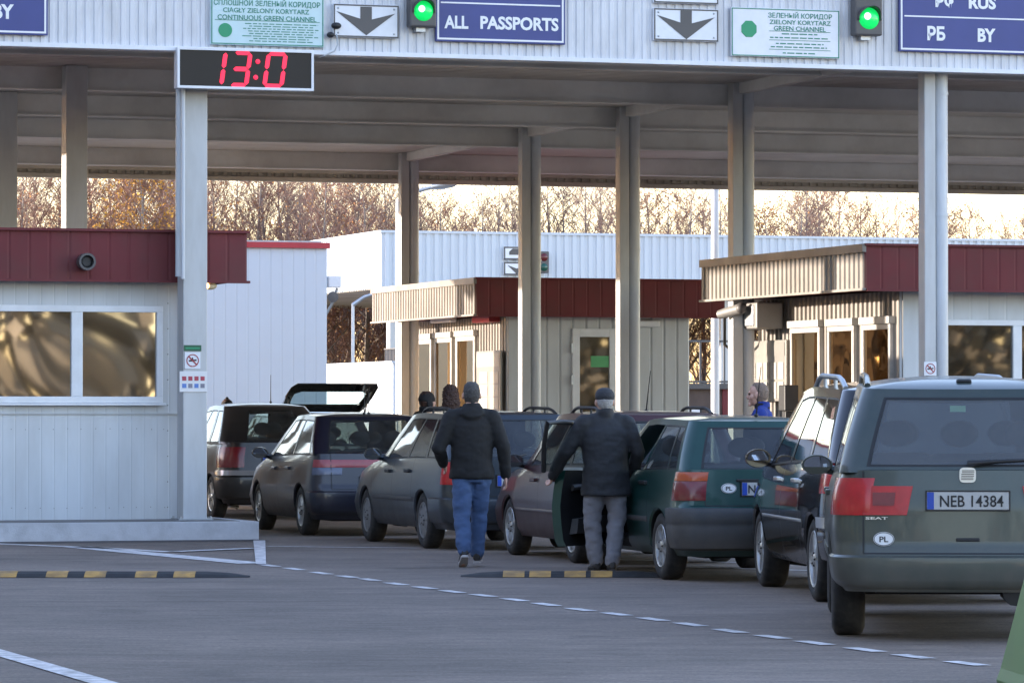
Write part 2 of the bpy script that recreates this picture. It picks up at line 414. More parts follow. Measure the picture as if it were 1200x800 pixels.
def island(u0, u1, v0, v1, h=0.21):
    mb = MB(); mb.box(u0, u1, v0, v1, -0.05, h, 0)
    mb.box(u0 + 0.18, u1 - 0.18, v0 + 0.18, v1 - 0.18, h, h + 0.006, 1)
    o = mb.build('traffic_island', [M['concrete'], M['island_top']], bevel=0.025)
    o.location = site(0, 0); o.rotation_euler = (0, 0, TH)
    return tag(o, kind='structure')
island(-8.96, 0.62, -0.72, 27)
island(8.95, 14.2, -1.0, 27)

def D(y): return 7007.0 / (y - 487)
def gp(x, y): d = D(y); return Vector(((x - 600) * d / F, d, 0))
def line_obj(polys, z=0.005):
    mb = MB()
    for p in polys: mb.add([(q[0], q[1], z) for q in p], [tuple(range(len(p)))])
    return tag(mb.build('road_marking', M['line']), kind='structure')
# dashed edge of the lane
ctrl = [(316, 662.5), (345, 666.5), (376, 671.3), (407, 675.5), (433, 679), (465, 684), (498, 688.5), (530, 693), (566, 697.5), (603, 702.5), (640, 708), (680, 714), (722, 719.3), (765, 725.3), (809, 731.5), (855, 739), (905, 746), (954, 753), (1013, 761), (1070, 769), (1132, 777)]
P = [gp(x, y) for x, y in ctrl]
dash = []
for i in range(len(P)):
    t = (P[min(i + 1, len(P) - 1)] - P[max(i - 1, 0)]).normalized()
    n_ = Vector((-t.y, t.x, 0))
    w = 0.055
    L = (P[min(i + 1, len(P) - 1)] - P[max(i - 1, 0)]).length / (2 if 0 < i < len(P) - 1 else 1) * 0.30
    dash.append([P[i] + Vector((1, 0, 0)) * 0.0 - t * L - n_ * w, P[i] + t * L - n_ * w, P[i] + t * L + n_ * w, P[i] - t * L + n_ * w])
line_obj(dash)
def stripe(a, b, w=0.06):
    t = (b - a).normalized(); n_ = Vector((-t.y, t.x, 0)) * w
    return [a - n_, b - n_, b + n_, a + n_]
ext = lambda a, b, k: b + (b - a) * k
line_obj([stripe(gp(-40, 753), ext(gp(0, 765), gp(118, 799), 0.8), 0.075)])
# chevron bay at the island nose
line_obj([stripe(gp(-30, 636), gp(100, 641), 0.10), stripe(gp(100, 641), gp(200, 646.5), 0.10), stripe(gp(90, 640.5), gp(297, 660), 0.16)])
a, b = gp(297, 633.5), gp(300, 661)
line_obj([[a, b, gp(312, 661), gp(311, 633.5)], stripe(gp(205, 646.5), gp(297, 642.5), 0.10)], 0.009)
line_obj([stripe(gp(313, 640), gp(492, 642), 0.06)])
line_obj([stripe(gp(700, 655), gp(1000, 662), 0.06), stripe(gp(800, 664), gp(1180, 675), 0.05)])

sheet('kerb_strip', srect(-9.5, 0.60, -1.35, -0.70), mat('dark_asphalt', (0.05, 0.045, 0.042), 0.8, var=0.35, scale=1.5, dirt=(0.10, 0.088, 0.082), dirt_amt=0.9, dscale=0.9), 0.003)  # strip of darker, blotchy asphalt along the kerb foot
# speed bumps: separate rubber strips
def bump(x0, x1, y, label, first_yellow, n, pitch):
    a, b = gp(x0, y), gp(x1, y + 0.3)
    t = (b - a); L = t.length; ang = math.atan2(t.y, t.x)
    root = thing('speed_bump', label, 'speed bump', a, ang, 'rubber speed bumps across the lanes')
    sec = [(-0.19, 0.0), (-0.13, 0.03), (-0.06, 0.048), (0.06, 0.048), (0.13, 0.03), (0.19, 0.0)]
    mb = MB()
    def prof(s): return [(0, y_ * s, z_ * s + 0.003) for y_, z_ in sec]
    xs = [(0, 0.25), (0.18, 0.75), (0.4, 1), (L - 0.4, 1), (L - 0.18, 0.75), (L, 0.25)]
    rows = [[(x, q[1], q[2]) for q in prof(s)] for x, s in xs]
    vs = [p for r in rows for p in r]; k = len(sec); fs = []
    for i in range(len(rows) - 1):
        for j in range(k - 1):
            fs.append((i * k + j, (i + 1) * k + j, (i + 1) * k + j + 1, i * k + j + 1))
    fs += [tuple(range(k)), tuple((len(rows) - 1) * k + j for j in reversed(range(k)))]
    mb.add(vs, fs)
    mb.build('rubber_strip', M['bump_black'], root)
    for i in range(n):
        q = MB(); xx = first_yellow + (i // 2) * pitch * 2 + (i % 2) * pitch * 0.86
        if xx + 0.18 > L - 0.35: break
        for j in range(k - 1):
            (ya, za), (yb, zb) = sec[j], sec[j + 1]
            q.quad((xx, ya * 0.98, za + 0.006), (xx + 0.19, ya * 0.98, za + 0.006), (xx + 0.19, yb * 0.98, zb + 0.006), (xx, yb * 0.98, zb + 0.006))
        q.build('yellow_patch', M['yellow'], root)
    return root
bump(-60, 293, 675.5, 'black rubber speed bump with faded yellow patches in front of the left booth kerb', 0.1, 14, 0.395)
bump(540, 800, 675.3, 'black rubber speed bump with yellow patches under the man in the flat cap', 0.38, 10, 0.272)

# ------------------------------------------------------------------ canopy
def ribs(mb, x0, x1, z0, z1, y, pitch=0.2, depth=0.025, duty=0.55, m=0, axis='x', face=-1):
    """trapezoid sheet: profile runs along axis, ribs vertical, standing at y (or x) and proud towards face"""
    n = max(1, round((x1 - x0) / pitch)); p = (x1 - x0) / n
    pts = []
    for i in range(n):
        a = x0 + i * p
        e = p * 0.1
        pts += [(a, 0), (a + p * (1 - duty) - e, 0), (a + p * (1 - duty), 1), (a + p - e, 1)]
    pts.append((x1, 0))
    vs = []
    for a, h in pts:
        q = y + face * depth * h
        for z in (z0, z1): vs.append((a, q, z) if axis == 'x' else (q, a, z))
    fs = []
    for i in range(len(pts) - 1):
        f = (2 * i, 2 * i + 2, 2 * i + 3, 2 * i + 1)
        fs.append(f if (axis == 'x') == (face < 0) else tuple(reversed(f)))
    mb.add(vs, fs, m)

UL, UR, VF, VB = -5.6, 24.0, -0.35, 24.4
ZB, ZS, ZT = 5.69, 6.05, 7.55
can = thing('border_canopy', 'long grey canopy on columns with pale ribbed fascia over the checkpoint lanes', 'canopy', site(0, 0), TH)
mb = MB(); ribs(mb, UL, UR, ZB + 0.02, ZT, VF, 0.105, 0.014); mb.box(UL, UR, VF + 0.003, VF + 0.10, ZB + 0.03, ZT)
mb.build('front_fascia', M['clad'], can)
mb = MB(); mb.box(UL - 0.02, UR + 0.02, VF - 0.05, VF + 0.14, ZB - 0.03, ZB + 0.02)
mb.build('fascia_edge', M['white'], can)
mb = MB(); ribs(mb, UL, UR, ZB, ZT, VB, 0.16, 0.03, face=-1); mb.box(UL, UR, VB + 0.003, VB + 0.1, ZB - 0.02, ZT); mb.box(UL, UR, VB - 0.09, VB + 0.12, ZB - 0.09, ZB - 0.02)
mb.build('far_fascia', M['far_in'], can)
mb = MB()
for i in range(int((UR - UL) / .34)): mb.box(UL + .1 + i * .34, UL + .25 + i * .34, VB - 0.096, VB - 0.0905, ZB + 0.14 - .02, ZB + 0.22)
mb.box(UL, UR, VB - 0.09, VB - .04, ZB + 0.06, ZB + 0.28, 1)
tag(mb.build('perforated_gutter', [M['black'], M['far_in']], can), kind='stuff')
mb = MB(); ribs(mb, VF + 0.1, VB - 0.05, ZB, ZT, UL, 0.16, 0.03, axis='y'); mb.box(UL + 0.003, UL + 0.1, VF + 0.12, VB - 0.02, ZB, ZT)
ribs(mb, VF + 0.1, VB - 0.05, ZB, ZT, UR, 0.16, 0.03, axis='y', face=1)
mb.build('end_fascia', M['clad'], can)
mb = MB(); mb.box(UL + 0.12, UR - 0.02, VF + 0.12, VB - 0.02, ZT - 0.25, ZT - 0.05)
mb.build('roof', M['galv'], can)
mb = MB()
n = 110
for i in range(n):      # soffit sheet: shallow ribs across
    v0 = VF + 0.12 + (VB - VF - 0.2) * i / n; v1 = VF + 0.12 + (VB - VF - 0.2) * (i + 1) / n; vm_ = v0 + (v1 - v0) * 0.82
    mb.quad((UL + .12, v0, ZS), (UL + .12, vm_, ZS), (UR - .02, vm_, ZS), (UR - .02, v0, ZS))
    mb.quad((UL + .12, vm_, ZS), (UL + .12, v1, ZS + 0.03), (UR - .02, v1, ZS + 0.03), (UR - .02, vm_, ZS))
mb.build('soffit', M['soffit'], can)
VROW = [0.0, 6.6, 11.3, 16.0, 22.8]
for v in [0.75] + [x + 0.32 for x in VROW[1:]] + [3.6]:
    deep = v != 3.6
    mb = MB(); mb.box(UL + 0.15, UR - 0.05, v - 0.07, v + 0.07, 5.76 if deep else 5.93, ZS - 0.002)
    mb.box(UL + 0.16, UR - 0.06, v - 0.13, v + 0.13, 5.745 if deep else 5.915, 5.765 if deep else 5.935)
    mb.build('roof_beam', M['soffit'], can)
for u0 in (9.42,):
    mb = MB()
    for k in range(5):
        va = [VF + .14, 6.35, 11.05, 15.75, 22.55][k] if k else VF + .14
        vb = [6.7, 11.4, 16.1, 22.9, VB - .15][k]
        mb.box(u0 - 0.06, u0 + 0.06, va + 0.42, vb - 0.0, 5.90, ZS - 0.004)
    mb.build('roof_purlin', M['soffit'], can)
def column(u, v, left):
    mb = MB(); w = 0.145
    if left:
        mb.box(u - w, u + w, v - w, v + w, 0.21, ZS - 0.003)
    else:
        mb.box(u - 0.155, u - 0.155 + 0.15, v - 0.10, v + 0.10, 0.21, ZS - 0.003)
    o = mb.build('column', M['column'], can, bevel=0.012)
    if left:
        q = MB(); q.box(u - w - 0.06, u + w + 0.06, v - w - 0.06, v + w + 0.06, 0.218, 0.236)
        for sx in (-1, 1):
            for sy in (-1, 1): q.tube([(u + sx * (w + .035), v + sy * (w + .035), 0.236), (u + sx * (w + .035), v + sy * (w + .035), 0.262)], 0.013, 6)
        q.build('base_plate', M['galv'], o)
    p = MB()
    if left:
        if v < 1:
            p.tube([(u - w - 0.06, v - 0.18, 3.05), (u - w - 0.06, v - 0.18, 5.7)], 0.042, 10)
            p.tube([(u - w - 0.03, v - 0.26, 3.02), (u - w - 0.03, v - 0.26, 5.7)], 0.025, 8)
            p.build('cable_conduit', M['pipe'], o, smooth=40)
    else:
        p.tube([(u + 0.095, v - 0.02, 0.21), (u + 0.095, v - 0.02, ZS - 0.01)], 0.092, 18)
        for zz in (1.2, 3.9, 5.4): p.tube([(u + 0.095, v - 0.02, zz), (u + 0.095, v - 0.02, zz + 0.04)], 0.10, 18)
        p.build('drain_pipe', M['pipe'], o, smooth=40)
for v in VROW:
    column(0.0, v, True); column(9.42, v, False)
    if v < 20: column(18.8, v, False)

# ------------------------------------------------------------------ booths
def booth(name_label, u0, u1, v0, v1, pu0, pu1, pv0, pv1, zp0, zp1, front, side):
    r = thing('control_booth', name_label, 'booth', site(u0, v0, 0.215), TH, 'passport booths under the canopy')
    X1, Y1, H = u1 - u0, v1 - v0, zp0 - 0.215
    mb = MB(); mb.box(0.06, X1 - 0.06, 0.06, Y1 - 0.06, 0, H, 0)
    front(mb, X1, H, r)
    if side: side(mb, Y1, H, r)
    else: ribs(mb, 0.01, Y1, 0, H, 0.03, 0.2, 0.025, axis='y')
    ribs(mb, 0.01, Y1, 0, H, X1 - 0.03, 0.2, 0.025, axis='y', face=1)
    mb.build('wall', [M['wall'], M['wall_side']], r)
    a0, a1, b0, b1 = pu0 - u0, pu1 - u0, pv0 - v0, pv1 - v0
    z0, z1 = zp0 - 0.215, zp1 - 0.215
    mb = MB(); mb.box(a0 + 0.04, a1 - 0.04, b0 + 0.04, b1 - 0.04, z0 + 0.02, z1 - 0.06, 0)
    ribs(mb, a0 + 0.02, a1 - 0.02, z0, z1 - 0.02, b0 + 0.04, 0.24, 0.007, 0.9, 0)
    ribs(mb, b0 + 0.04, b1, z0, z1 - 0.02, a1 - 0.04, 0.2, 0.02, 0.9, 0, 'y', 1)
    mb.build('parapet', M['maroon'], r)
    mb = MB(); ribs(mb, b0 + 0.03, b1 - 0.02, z0 + 0.01, z1 - 0.10, a0 + 0.038, 0.155, 0.022, 0.6, 0, 'y')
    mb.box(a0 - 0.015, a0 + 0.037, b0 + 0.02, b1 - 0.02, z1 - 0.10, z1 + 0.004, 0)
    mb.box(a0 - 0.02, a0 + 0.037, b0 + 0.02, b1 - 0.02, z0 - 0.02, z0 + 0.01, 0)
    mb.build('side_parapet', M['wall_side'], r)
    mb = MB(); mb.box(a0 + 0.02, a1 + 0.01, b0 - 0.012, b0 + 0.06, z1 - 0.02, z1 + 0.01, 0); mb.box(a0 + 0.04, a1 + 0.01, b0 - 0.012, b0 + 0.05, z0 - 0.03, z0, 0)
    mb.build('parapet_edge', M['maroon'], r)
    return r
def window(r, x0, x1, z0, z1, y, glass, fw=0.06, axis='x', mull=(), name='window', depth=0.07, head=0.0):
    """white frame with pane; on the -v wall (axis x) or the -u wall (axis y)"""
    f = MB()
    def bx(a0, a1, c0, c1, d0, d1, m=0):
        if axis == 'x': f.box(a0, a1, y - d1, y - d0, c0, c1, m)
        else: f.box(y - d1, y - d0, a0, a1, c0, c1, m)
    bx(x0, x1, z0, z0 + fw, -0.02, depth); bx(x0, x1, z1 - fw, z1, -0.02, depth)
    bx(x0, x0 + fw, z0 + fw, z1 - fw, -0.02, depth); bx(x1 - fw, x1, z0 + fw, z1 - fw, -0.02, depth)
    for q in mull: bx(q - fw * 0.9, q + fw * 0.9, z0 + fw, z1 - fw, -0.02, depth - 0.003)
    if head: bx(x0 - 0.02, x1 + 0.02, z1 + 0.002, z1 + head, -0.02, depth + 0.03)
    bx(x0 - 0.03, x1 + 0.03, z0 - 0.03, z0 - 0.002, -0.02, depth + 0.03)
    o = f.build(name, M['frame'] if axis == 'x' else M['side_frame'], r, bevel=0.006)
    edges = [x0 + fw] + sum([[q - fw * 0.9, q + fw * 0.9] for q in mull], []) + [x1 - fw]
    for i in range(0, len(edges), 2):
        a0, a1 = edges[i], edges[i + 1]
        # inner sash
        s_ = 0.02
        p = MB(); d = 0.022
        if axis == 'x': p.quad((a0, y - d, z0 + fw), (a1, y - d, z0 + fw), (a1, y - d, z1 - fw), (a0, y - d, z1 - fw))
        else: p.quad((y - d, a1, z0 + fw), (y - d, a0, z0 + fw), (y - d, a0, z1 - fw), (y - d, a1, z1 - fw))
        p.build('pane', glass, o)
    return o

# left booth: only its front is seen
LV = 0.45
def left_front(mb, X1, H, r):
    uu = lambda x: u_at(x, LV) + 4.3
    zz = lambda y, x=100: z_at(y, u_at(x, LV), LV) - 0.215
    mb.box(0.0, X1, 0.0, 0.029, 0, zz(484), 0) if False else None
    ribs(mb, 0, X1, 0, zz(484.5), 0.028, 0.155, 0.004, 0.92)
    ribs(mb, 0, X1, zz(484.5) + 0.012, H, 0.034, 0.155, 0.004, 0.92)
    mb.box(0, X1, 0.0, 0.05, zz(485), zz(483.4))
    window(r, uu(-205), uu(190), zz(472), zz(358), 0.024, M['win'], 0.075, mull=[uu(-98), uu(89.5)])
bL = booth('pale booth at the left edge with two wide wavy reflecting windows', -4.3, u_at(214, LV), LV, 6.2, -4.75, u_at(292, 0.2), 0.2, 6.6, 3.02, 3.60, left_front, None)
# side-wall boards etc. shared by the two right booths
def right_front(mb, X1, H, r):
    v = 2.12
    uu = lambda x: u_at(x, v) - 9.9
    zz = lambda y, x=1140: z_at(y, u_at(x, v), v) - 0.215
    ribs(mb, 0, X1, 0, H, 0.03, 0.25, 0.005, 0.92)
    window(r, uu(1102), uu(1345), zz(470), zz(375), 0.022, M['win_r'], 0.07, mull=[uu(1191), uu(1262)])
def right_side(mb, Y1, H, r):
    vv = lambda x: v_at(x, 9.9) - 2.12
    zz = lambda y, x: z_at(y, 9.9, v_at(x, 9.9)) - 0.215
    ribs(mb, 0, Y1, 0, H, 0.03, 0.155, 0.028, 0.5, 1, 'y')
    for (xa, xb, yt) in ((1013, 1047, 377), (973, 1004, 379), (929, 964, 381)):
        a_, b_ = vv(xb), vv(xa)
        window(r, a_, b_, 0.75, zz(yt + 3, (xa + xb) / 2), 0.0, M['win_side'], 0.07, axis='y', depth=0.05, head=0.10)
bR = booth('nearest pale booth at the right with maroon front parapet and a rust stained ribbed side', 9.9, 13.15, 2.12, 7.2, 9.2, 13.7, 1.67, 7.64, 3.05, 3.62, right_front, right_side)
def mid_front(mb, X1, H, r):
    v = 18.65
    uu = lambda x: u_at(x, v) - 9.9
    zz = lambda y, x=700: z_at(y, u_at(x, v), v) - 0.215
    ribs(mb, 0, X1, 0, H, 0.03, 0.24, 0.02, 0.85)
    d = MB()
    x0, x1, z1 = uu(670), uu(722), zz(385)
    for a0, a1, c0, c1 in ((x0, x0 + .13, 0, z1), (x1 - .13, x1, 0, z1), (x0 + .13, x1 - .13, z1 - .14, z1), (x0 + .13, x1 - .13, 0, .75)):
        d.box(a0, a1, -0.045, 0.02, c0, c1)
    o = d.build('door', M['frame'], r, bevel=0.006)
    p = MB(); p.quad((x0 + .13, -0.01, .75), (x1 - .13, -0.01, .75), (x1 - .13, -0.01, z1 - .14), (x0 + .13, -0.01, z1 - .14))
    p.build('pane', M['win_r'], o)
    h = MB()
    for q in (408, 445): h.box(x0 - 0.03, x0 + 0.015, -0.07, -0.03, zz(q) - 0.08, zz(q) + 0.08)
    h.build('hinge', M['galv'], o)
    n_ = MB(); n_.box(uu(692), uu(713), -0.02, -0.014, zz(430), zz(417)); n_.build('green_notice', mat('notice_green', (0.10, 0.42, 0.16), 0.5), o)
    lt = MB(); lt.box(uu(744), uu(771), -0.10, 0.0, zz(383), zz(375)); lt.build('wall_lamp', M['white'], r, bevel=0.02)
def mid_side(mb, Y1, H, r):
    vv = lambda x: v_at(x, 9.9) - 18.65
    zz = lambda y, x: z_at(y, 9.9, v_at(x, 9.9)) - 0.215
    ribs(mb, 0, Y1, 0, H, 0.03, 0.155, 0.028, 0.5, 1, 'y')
    for (xa, xb, yt) in ((537, 559, 392), (512, 532, 394), (487, 508, 396)):
        a_, b_ = vv(xb), vv(xa)
        window(r, a_, b_, 0.45, zz(yt + 2, (xa + xb) / 2), 0.0, M['win_side'], 0.08, axis='y', depth=0.05, head=0.10)
    lt = MB(); lt.box(-0.16, -0.04, vv(538), vv(514), zz(378, 526), zz(372, 526)); lt.build('wall_lamp', M['white'], r, bevel=0.02)
    ex = MB(); ex.box(-0.2, 0.0, vv(584) - 0.1, vv(566), zz(378, 575), zz(370, 575)); ex.build('exit_lamp', M['red_trim'], r, bevel=0.015)
bM = booth('middle booth farther back with a white door and maroon front parapet', 9.9, 13.15, 18.65, 23.9, 9.2, 13.65, 18.2, 24.4, 3.10, 3.71, mid_front, mid_side)

def plain_front(mb, X1, H, r):
    ribs(mb, 0, X1, 0, H, 0.03, 0.25, 0.006, 0.92)
    window(r, 0.4, 2.6, 0.95, 2.1, 0.022, M['win_r'], 0.07, mull=[1.5])
booth('long pale booth in the next lane to the left of the two window booth', -14.2, -10.0, 8.0, 20.5, -14.6, -9.6, 7.7, 21.0, 3.02, 3.60, plain_front, None)  # booth added out of frame to shade the cars' left sides
island(-15.0, -8.97, 6.5, 27)
# rows of rivets on the left booth's sheets
rv = MB()
for zq in (0.14, 1.06):
    for k in range(26): rv.ball((0.12 + k * 0.165 + random.uniform(-.012, .012), 0.024, zq + random.uniform(-.006, .006)), 0.006, 0.005, 0.006, 6, 4)
for k in range(9):
    for uq in (2.02, 4.12): rv.ball((uq, 0.024, 0.14 + k * 0.30), 0.008, 0.006, 0.008, 6, 4)
tag(rv.build('rivets', M['box_grey'], bL), kind='stuff')
# things fixed on or standing at the booths
def board(label, u, xa, xb, ya, yb, cols, rows, header):
    va, vb = v_at(xb, u), v_at(xa, u)
    z0, z1 = z_at(yb, u, (va + vb) / 2), z_at(ya, u, (va + vb) / 2)
    r = thing('notice_board', label, 'notice board', site(u, va, z0), TH)
    w, h = vb - va, z1 - z0
    mb = MB(); mb.box(-0.06, -0.02, 0, w, 0, h); mb.build('panel', M['board'], r, bevel=0.006)
    for i in range(cols):
        for j in range(rows):
            mb = MB(); a0 = w * (0.06 + 0.9 * i / cols); b0 = h * (0.04 + 0.64 * j / rows)
            mb.box(-0.068, -0.061, a0, a0 + w * 0.9 / cols * 0.72, b0, b0 + h * 0.64 / rows * 0.86)
            mb.build('paper_sheet', M['worn_paper'], r)
    mb = MB(); mb.box(-0.066, -0.061, 0.05, w - 0.05, h * 0.74, h * 0.96); mb.build('header_strip', M['board'] if not header else M['worn_paper'], r)
    return r
board('grey metal notice board with paper sheets left of the windows on the nearest right booth', 9.86, 880, 926, 399, 470, 5, 2, False)
board('glossy white notice board on the corner of the middle booth beside its windows', 9.86, 562, 590, 411, 482, 2, 3, True)
# heater box with flood lamp
r = thing('equipment_box', 'grey metal box high on the ribbed side of the nearest right booth', 'box', site(9.86, v_at(903, 9.86), z_at(386, 9.86, v_at(903, 9.86))), TH)
mb = MB(); mb.box(-0.42, -0.03, -0.55, 0.35, 0, 0.36); mb.build('casing', M['box_grey'], r, bevel=0.02)
mb = MB(); mb.box(-0.44, -0.421, -0.45, -0.1, 0.04, 0.32); mb.build('cover', M['galv'], r, bevel=0.008)
mb = MB(); mb.tube([(-0.2, 0.3, 0.0), (-0.2, 0.35, -0.2), (-0.25, 0.7, -0.32), (-0.3, 1.0, -0.2), (-0.3, 1.0, 0.2)], 0.022, 8); mb.build('cable', M['black'], r, smooth=40)
vb_ = v_at(868, 9.3)
r = thing('flood_lamp', 'grey tubular lamp on the column beside the nearest right booth', 'lamp', site(9.42 - 0.16, 6.6, z_at(366, 9.3, 6.6)), TH)
mb = MB(); mb.tube([(0.05, -0.25, 0.04), (-0.06, -0.05, 0.0), (-0.13, 0.08, -0.03)], [0.075, 0.07, 0.06], 12); mb.build('housing', M['box_grey'], r, smooth=40)
mb = MB(); mb.ball((0.06, -0.28, 0.05), 0.08); mb.build('end_cap', M['sgrey'], r, smooth=40)
# bin/post beside the right booth
r = thing('card_reader_post', 'black rectangular post beside the man in the black and blue jacket', 'post', site(9.3, v_at(924, 9.3), 0.21), TH)
hh = z_at(451, 9.3, v_at(924, 9.3)) - 0.21
mb = MB(); mb.box(-0.07, 0.07, -0.07, 0.07, 0, hh - 0.35); mb.build('post', M['black'], r, bevel=0.01)
mb = MB(); mb.box(-0.10, 0.10, -0.12, 0.12, hh - 0.349, hh); mb.build('reader_box', M['black'], r, bevel=0.015)
# vent pipe on the left booth's parapet
zv = z_at(307, u_at(100, 0.2), 0.2)
r = thing('vent_pipe', 'round black vent pipe sticking out of the maroon parapet of the left booth', 'vent', site(u_at(99, 0.2), 0.2, zv), TH)
mb = MB(); mb.lathe([(0.088, 0.05), (0.10, -0.02), (0.10, -0.16), (0.075, -0.16), (0.07, -0.03), (0.0, -0.03)], 'y', 24); mb.build('pipe', M['sgrey'], r, smooth=40)
mb = MB(); mb.lathe([(0.068, -0.10), (0.05, -0.105), (0.05, -0.11), (0.0, -0.11)], 'y', 20); mb.build('grille', M['ink'], r, smooth=40)
# lit wall lamp at the booth's corner
r = thing('bulkhead_lamp', 'small lit oval lamp under the maroon parapet corner of the left booth', 'lamp', site(u_at(246, 0.3), 0.3, z_at(335, u_at(246, 0.3), 0.3)), TH)
mb = MB(); mb.ball((0, 0, 0), 0.085, 0.06, 0.045); mb.build('lamp_glass', mat('lamp_cream', (0.6, 0.5, 0.32), 0.4), r, smooth=60)
mb = MB(); mb.ball((-0.05, -0.025, 0), 0.042, 0.042, 0.035); mb.build('bulb', M['lamp_on'], r, smooth=60)
mb = MB(); mb.box(-0.09, 0.09, -0.05, 0.06, 0.035, 0.06); mb.build('lamp_base', M['frame'], r, bevel=0.006)

# ------------------------------------------------------------------ signs on the fascia
VS = VF - 0.06
def fx(x): return u_at(x, VS)
def fz(y, x): return z_at(y, u_at(x, VS), VS)
def sign(name, label, cat, x0, x1, y0, y1, face, border=None, group=None, inset=0.03, bw=0.025):
    """flat panel between picture columns/rows on the fascia; returns root and local size"""
    xm = (x0 + x1) / 2
    u0, u1 = fx(x0), fx(x1); z0, z1 = fz(y1, xm), fz(y0, xm)
    r = thing(name, label, cat, site((u0 + u1) / 2, VS, (z0 + z1) / 2), TH, group)
    w, h = (u1 - u0) / 2, (z1 - z0) / 2
    mb = MB(); mb.box(-w, w, -0.012, 0.03, -h, h); mb.build('panel', face, r, bevel=0.004)
    if border:
        mb = MB(); a, b_ = w - inset, h - inset
        for q in ((-a, a, b_ - bw, b_), (-a, a, -b_, -b_ + bw), (-a, -a + bw, -b_ + bw, b_ - bw), (a - bw, a, -b_ + bw, b_ - bw)):
            mb.box(q[0], q[1], -0.016, -0.013, q[2], q[3])
        mb.build('border', border, r)
    return r, w, h
def lettering(r, lines, m, y=-0.017, bold=0.02):
    """lines: (text, x centre, z centre, width, height)"""
    for s, cx, cz, w, h in lines:
        mb = MB(); txt(mb, s, w, h, lambda a, b: (cx + a, y, cz + b), 0, bold); mb.build('lettering', m, r)
BG = 'blue lane signs on the canopy fascia'
r, w, h = sign('lane_sign', 'blue RUS and BY lane sign at the right end of the canopy fascia', 'sign', 1054, 1212, -52, 62, M['blue'], M['white_ink'], BG, 0.02, 0.022)
pxm = 2 * w / 158; pz = 2 * h / 114
Z = lambda y: h - (y + 52) * pz
lettering(r, [('РФ', -w + 54 * pxm, Z(1.5), 24 * pxm, 14 * pz), ('RUS', -w + 97 * pxm, Z(2), 32 * pxm, 14 * pz), ('РБ', -w + 43 * pxm, Z(40), 21 * pxm, 14 * pxm), ('BY', -w + 102 * pxm, Z(40), 21 * pxm, 14 * pxm)], M['white_ink'], bold=0.04)
mb = MB(); mb.box(-w + 6 * pxm, w - 8 * pxm, -0.016, -0.013, Z(21.5), Z(19.8)); mb.build('divider', M['white_ink'], r)
r, w, h = sign('lane_sign', 'blue BY lane sign at the left edge of the canopy fascia', 'sign', -103, 55, -70, 39, M['blue'], M['white_ink'], BG, 0.02, 0.022)
lettering(r, [('BY', w - 45 * pxm, -h + 23 * pxm, 21 * pxm, 14 * pxm), ('РБ', w - 104 * pxm, -h + 23 * pxm, 21 * pxm, 14 * pxm)], M['white_ink'], bold=0.04)
r, w, h = sign('lane_sign', 'blue ALL PASSPORTS sign in the middle of the canopy fascia', 'sign', 510, 662, -62, 50, M['blue'], M['white_ink'], BG, 0.02, 0.022)
pxm = 2 * w / 152
lettering(r, [('ALL', -w + 24 * pxm, -h + 22 * pxm, 28 * pxm, 14 * pxm), ('PASSPORTS', -w + 98 * pxm, -h + 22.5 * pxm, 92 * pxm, 14 * pxm)], M['white_ink'], bold=0.035)
mb = MB(); mb.box(-w + 6 * pxm, w - 6 * pxm, -0.016, -0.013, -h + 42.3 * pxm, -h + 44 * pxm); mb.build('divider', M['white_ink'], r)
# green channel signs
r, w, h = sign('information_sign', 'pale green CONTINUOUS GREEN CHANNEL sign above the red digital clock', 'sign', 246, 379, -14, 53.5, M['pale_green'], M['sgreen_text'], None, 0.008, 0.012)
pxm = 2 * w / 133; pz = 2 * h / 67.5; Z = lambda y: h - (y + 14) * pz; X = lambda x: -w + (x - 246) * pxm
lettering(r, [('СПЛОШНОЙ ЗЕЛЕНЫЙ КОРИДОР', X(312), Z(4), 125 * pxm, 6 * pxm), ('CIĄGŁY ZIELONY KORYTARZ', X(311), Z(12.5), 101 * pxm, 5.4 * pxm), ('CONTINUOUS GREEN CHANNEL', X(312), Z(21), 116 * pxm, 5.8 * pxm)], M['sgreen_text'], bold=0.012)
mb = MB()
for i, (xa, xb) in enumerate(((286, 372), (291, 366), (284, 374), (290, 369), (291, 366), (283, 372), (296, 361), (291, 366))):
    zc = Z(28 + i * 2.9); x = X(xa)
    while x < X(xb):
        q = random.uniform(0.03, 0.11); mb.box(x, min(x + q, X(xb)), -0.0155, -0.013, zc - 0.005, zc + 0.005); x += q + 0.018
mb.box(X(251), X(374), -0.0155, -0.013, Z(24.8), Z(24.2))
mb.build('small_print', M['sgreen_text'], r)
def disc(r, cx, cz, rad, m, n=36, y=-0.016, name='green_disc'):
    mb = MB(); mb.poly([(cx + rad * math.cos(2 * PI * k / n + PI / n), cz + rad * math.sin(2 * PI * k / n + PI / n)) for k in range(n)], y, -0.0125); return mb.build(name, m, r)
disc(r, X(263), Z(36.5), 8 * pxm, M['sgreen'])
r, w, h = sign('information_sign', 'pale GREEN CHANNEL sign with a green octagon at the right of the canopy fascia', 'sign', 857, 984, 10, 67, M['white'], M['sgreen_text'], None, 0.006, 0.012)
pxm = 2 * w / 127; pz = 2 * h / 57; Z = lambda y: h - (y - 10) * pz; X = lambda x: -w + (x - 857) * pxm
lettering(r, [('ЗЕЛЕНЫЙ КОРИДОР', X(937.5), Z(18), 75 * pxm, 5.4 * pxm), ('ZIELONY KORYTARZ', X(937.5), Z(25.7), 72 * pxm, 5 * pxm), ('GREEN CHANNEL', X(937), Z(33), 61 * pxm, 5.2 * pxm)], M['sgreen_text'], bold=0.012)
mb = MB()
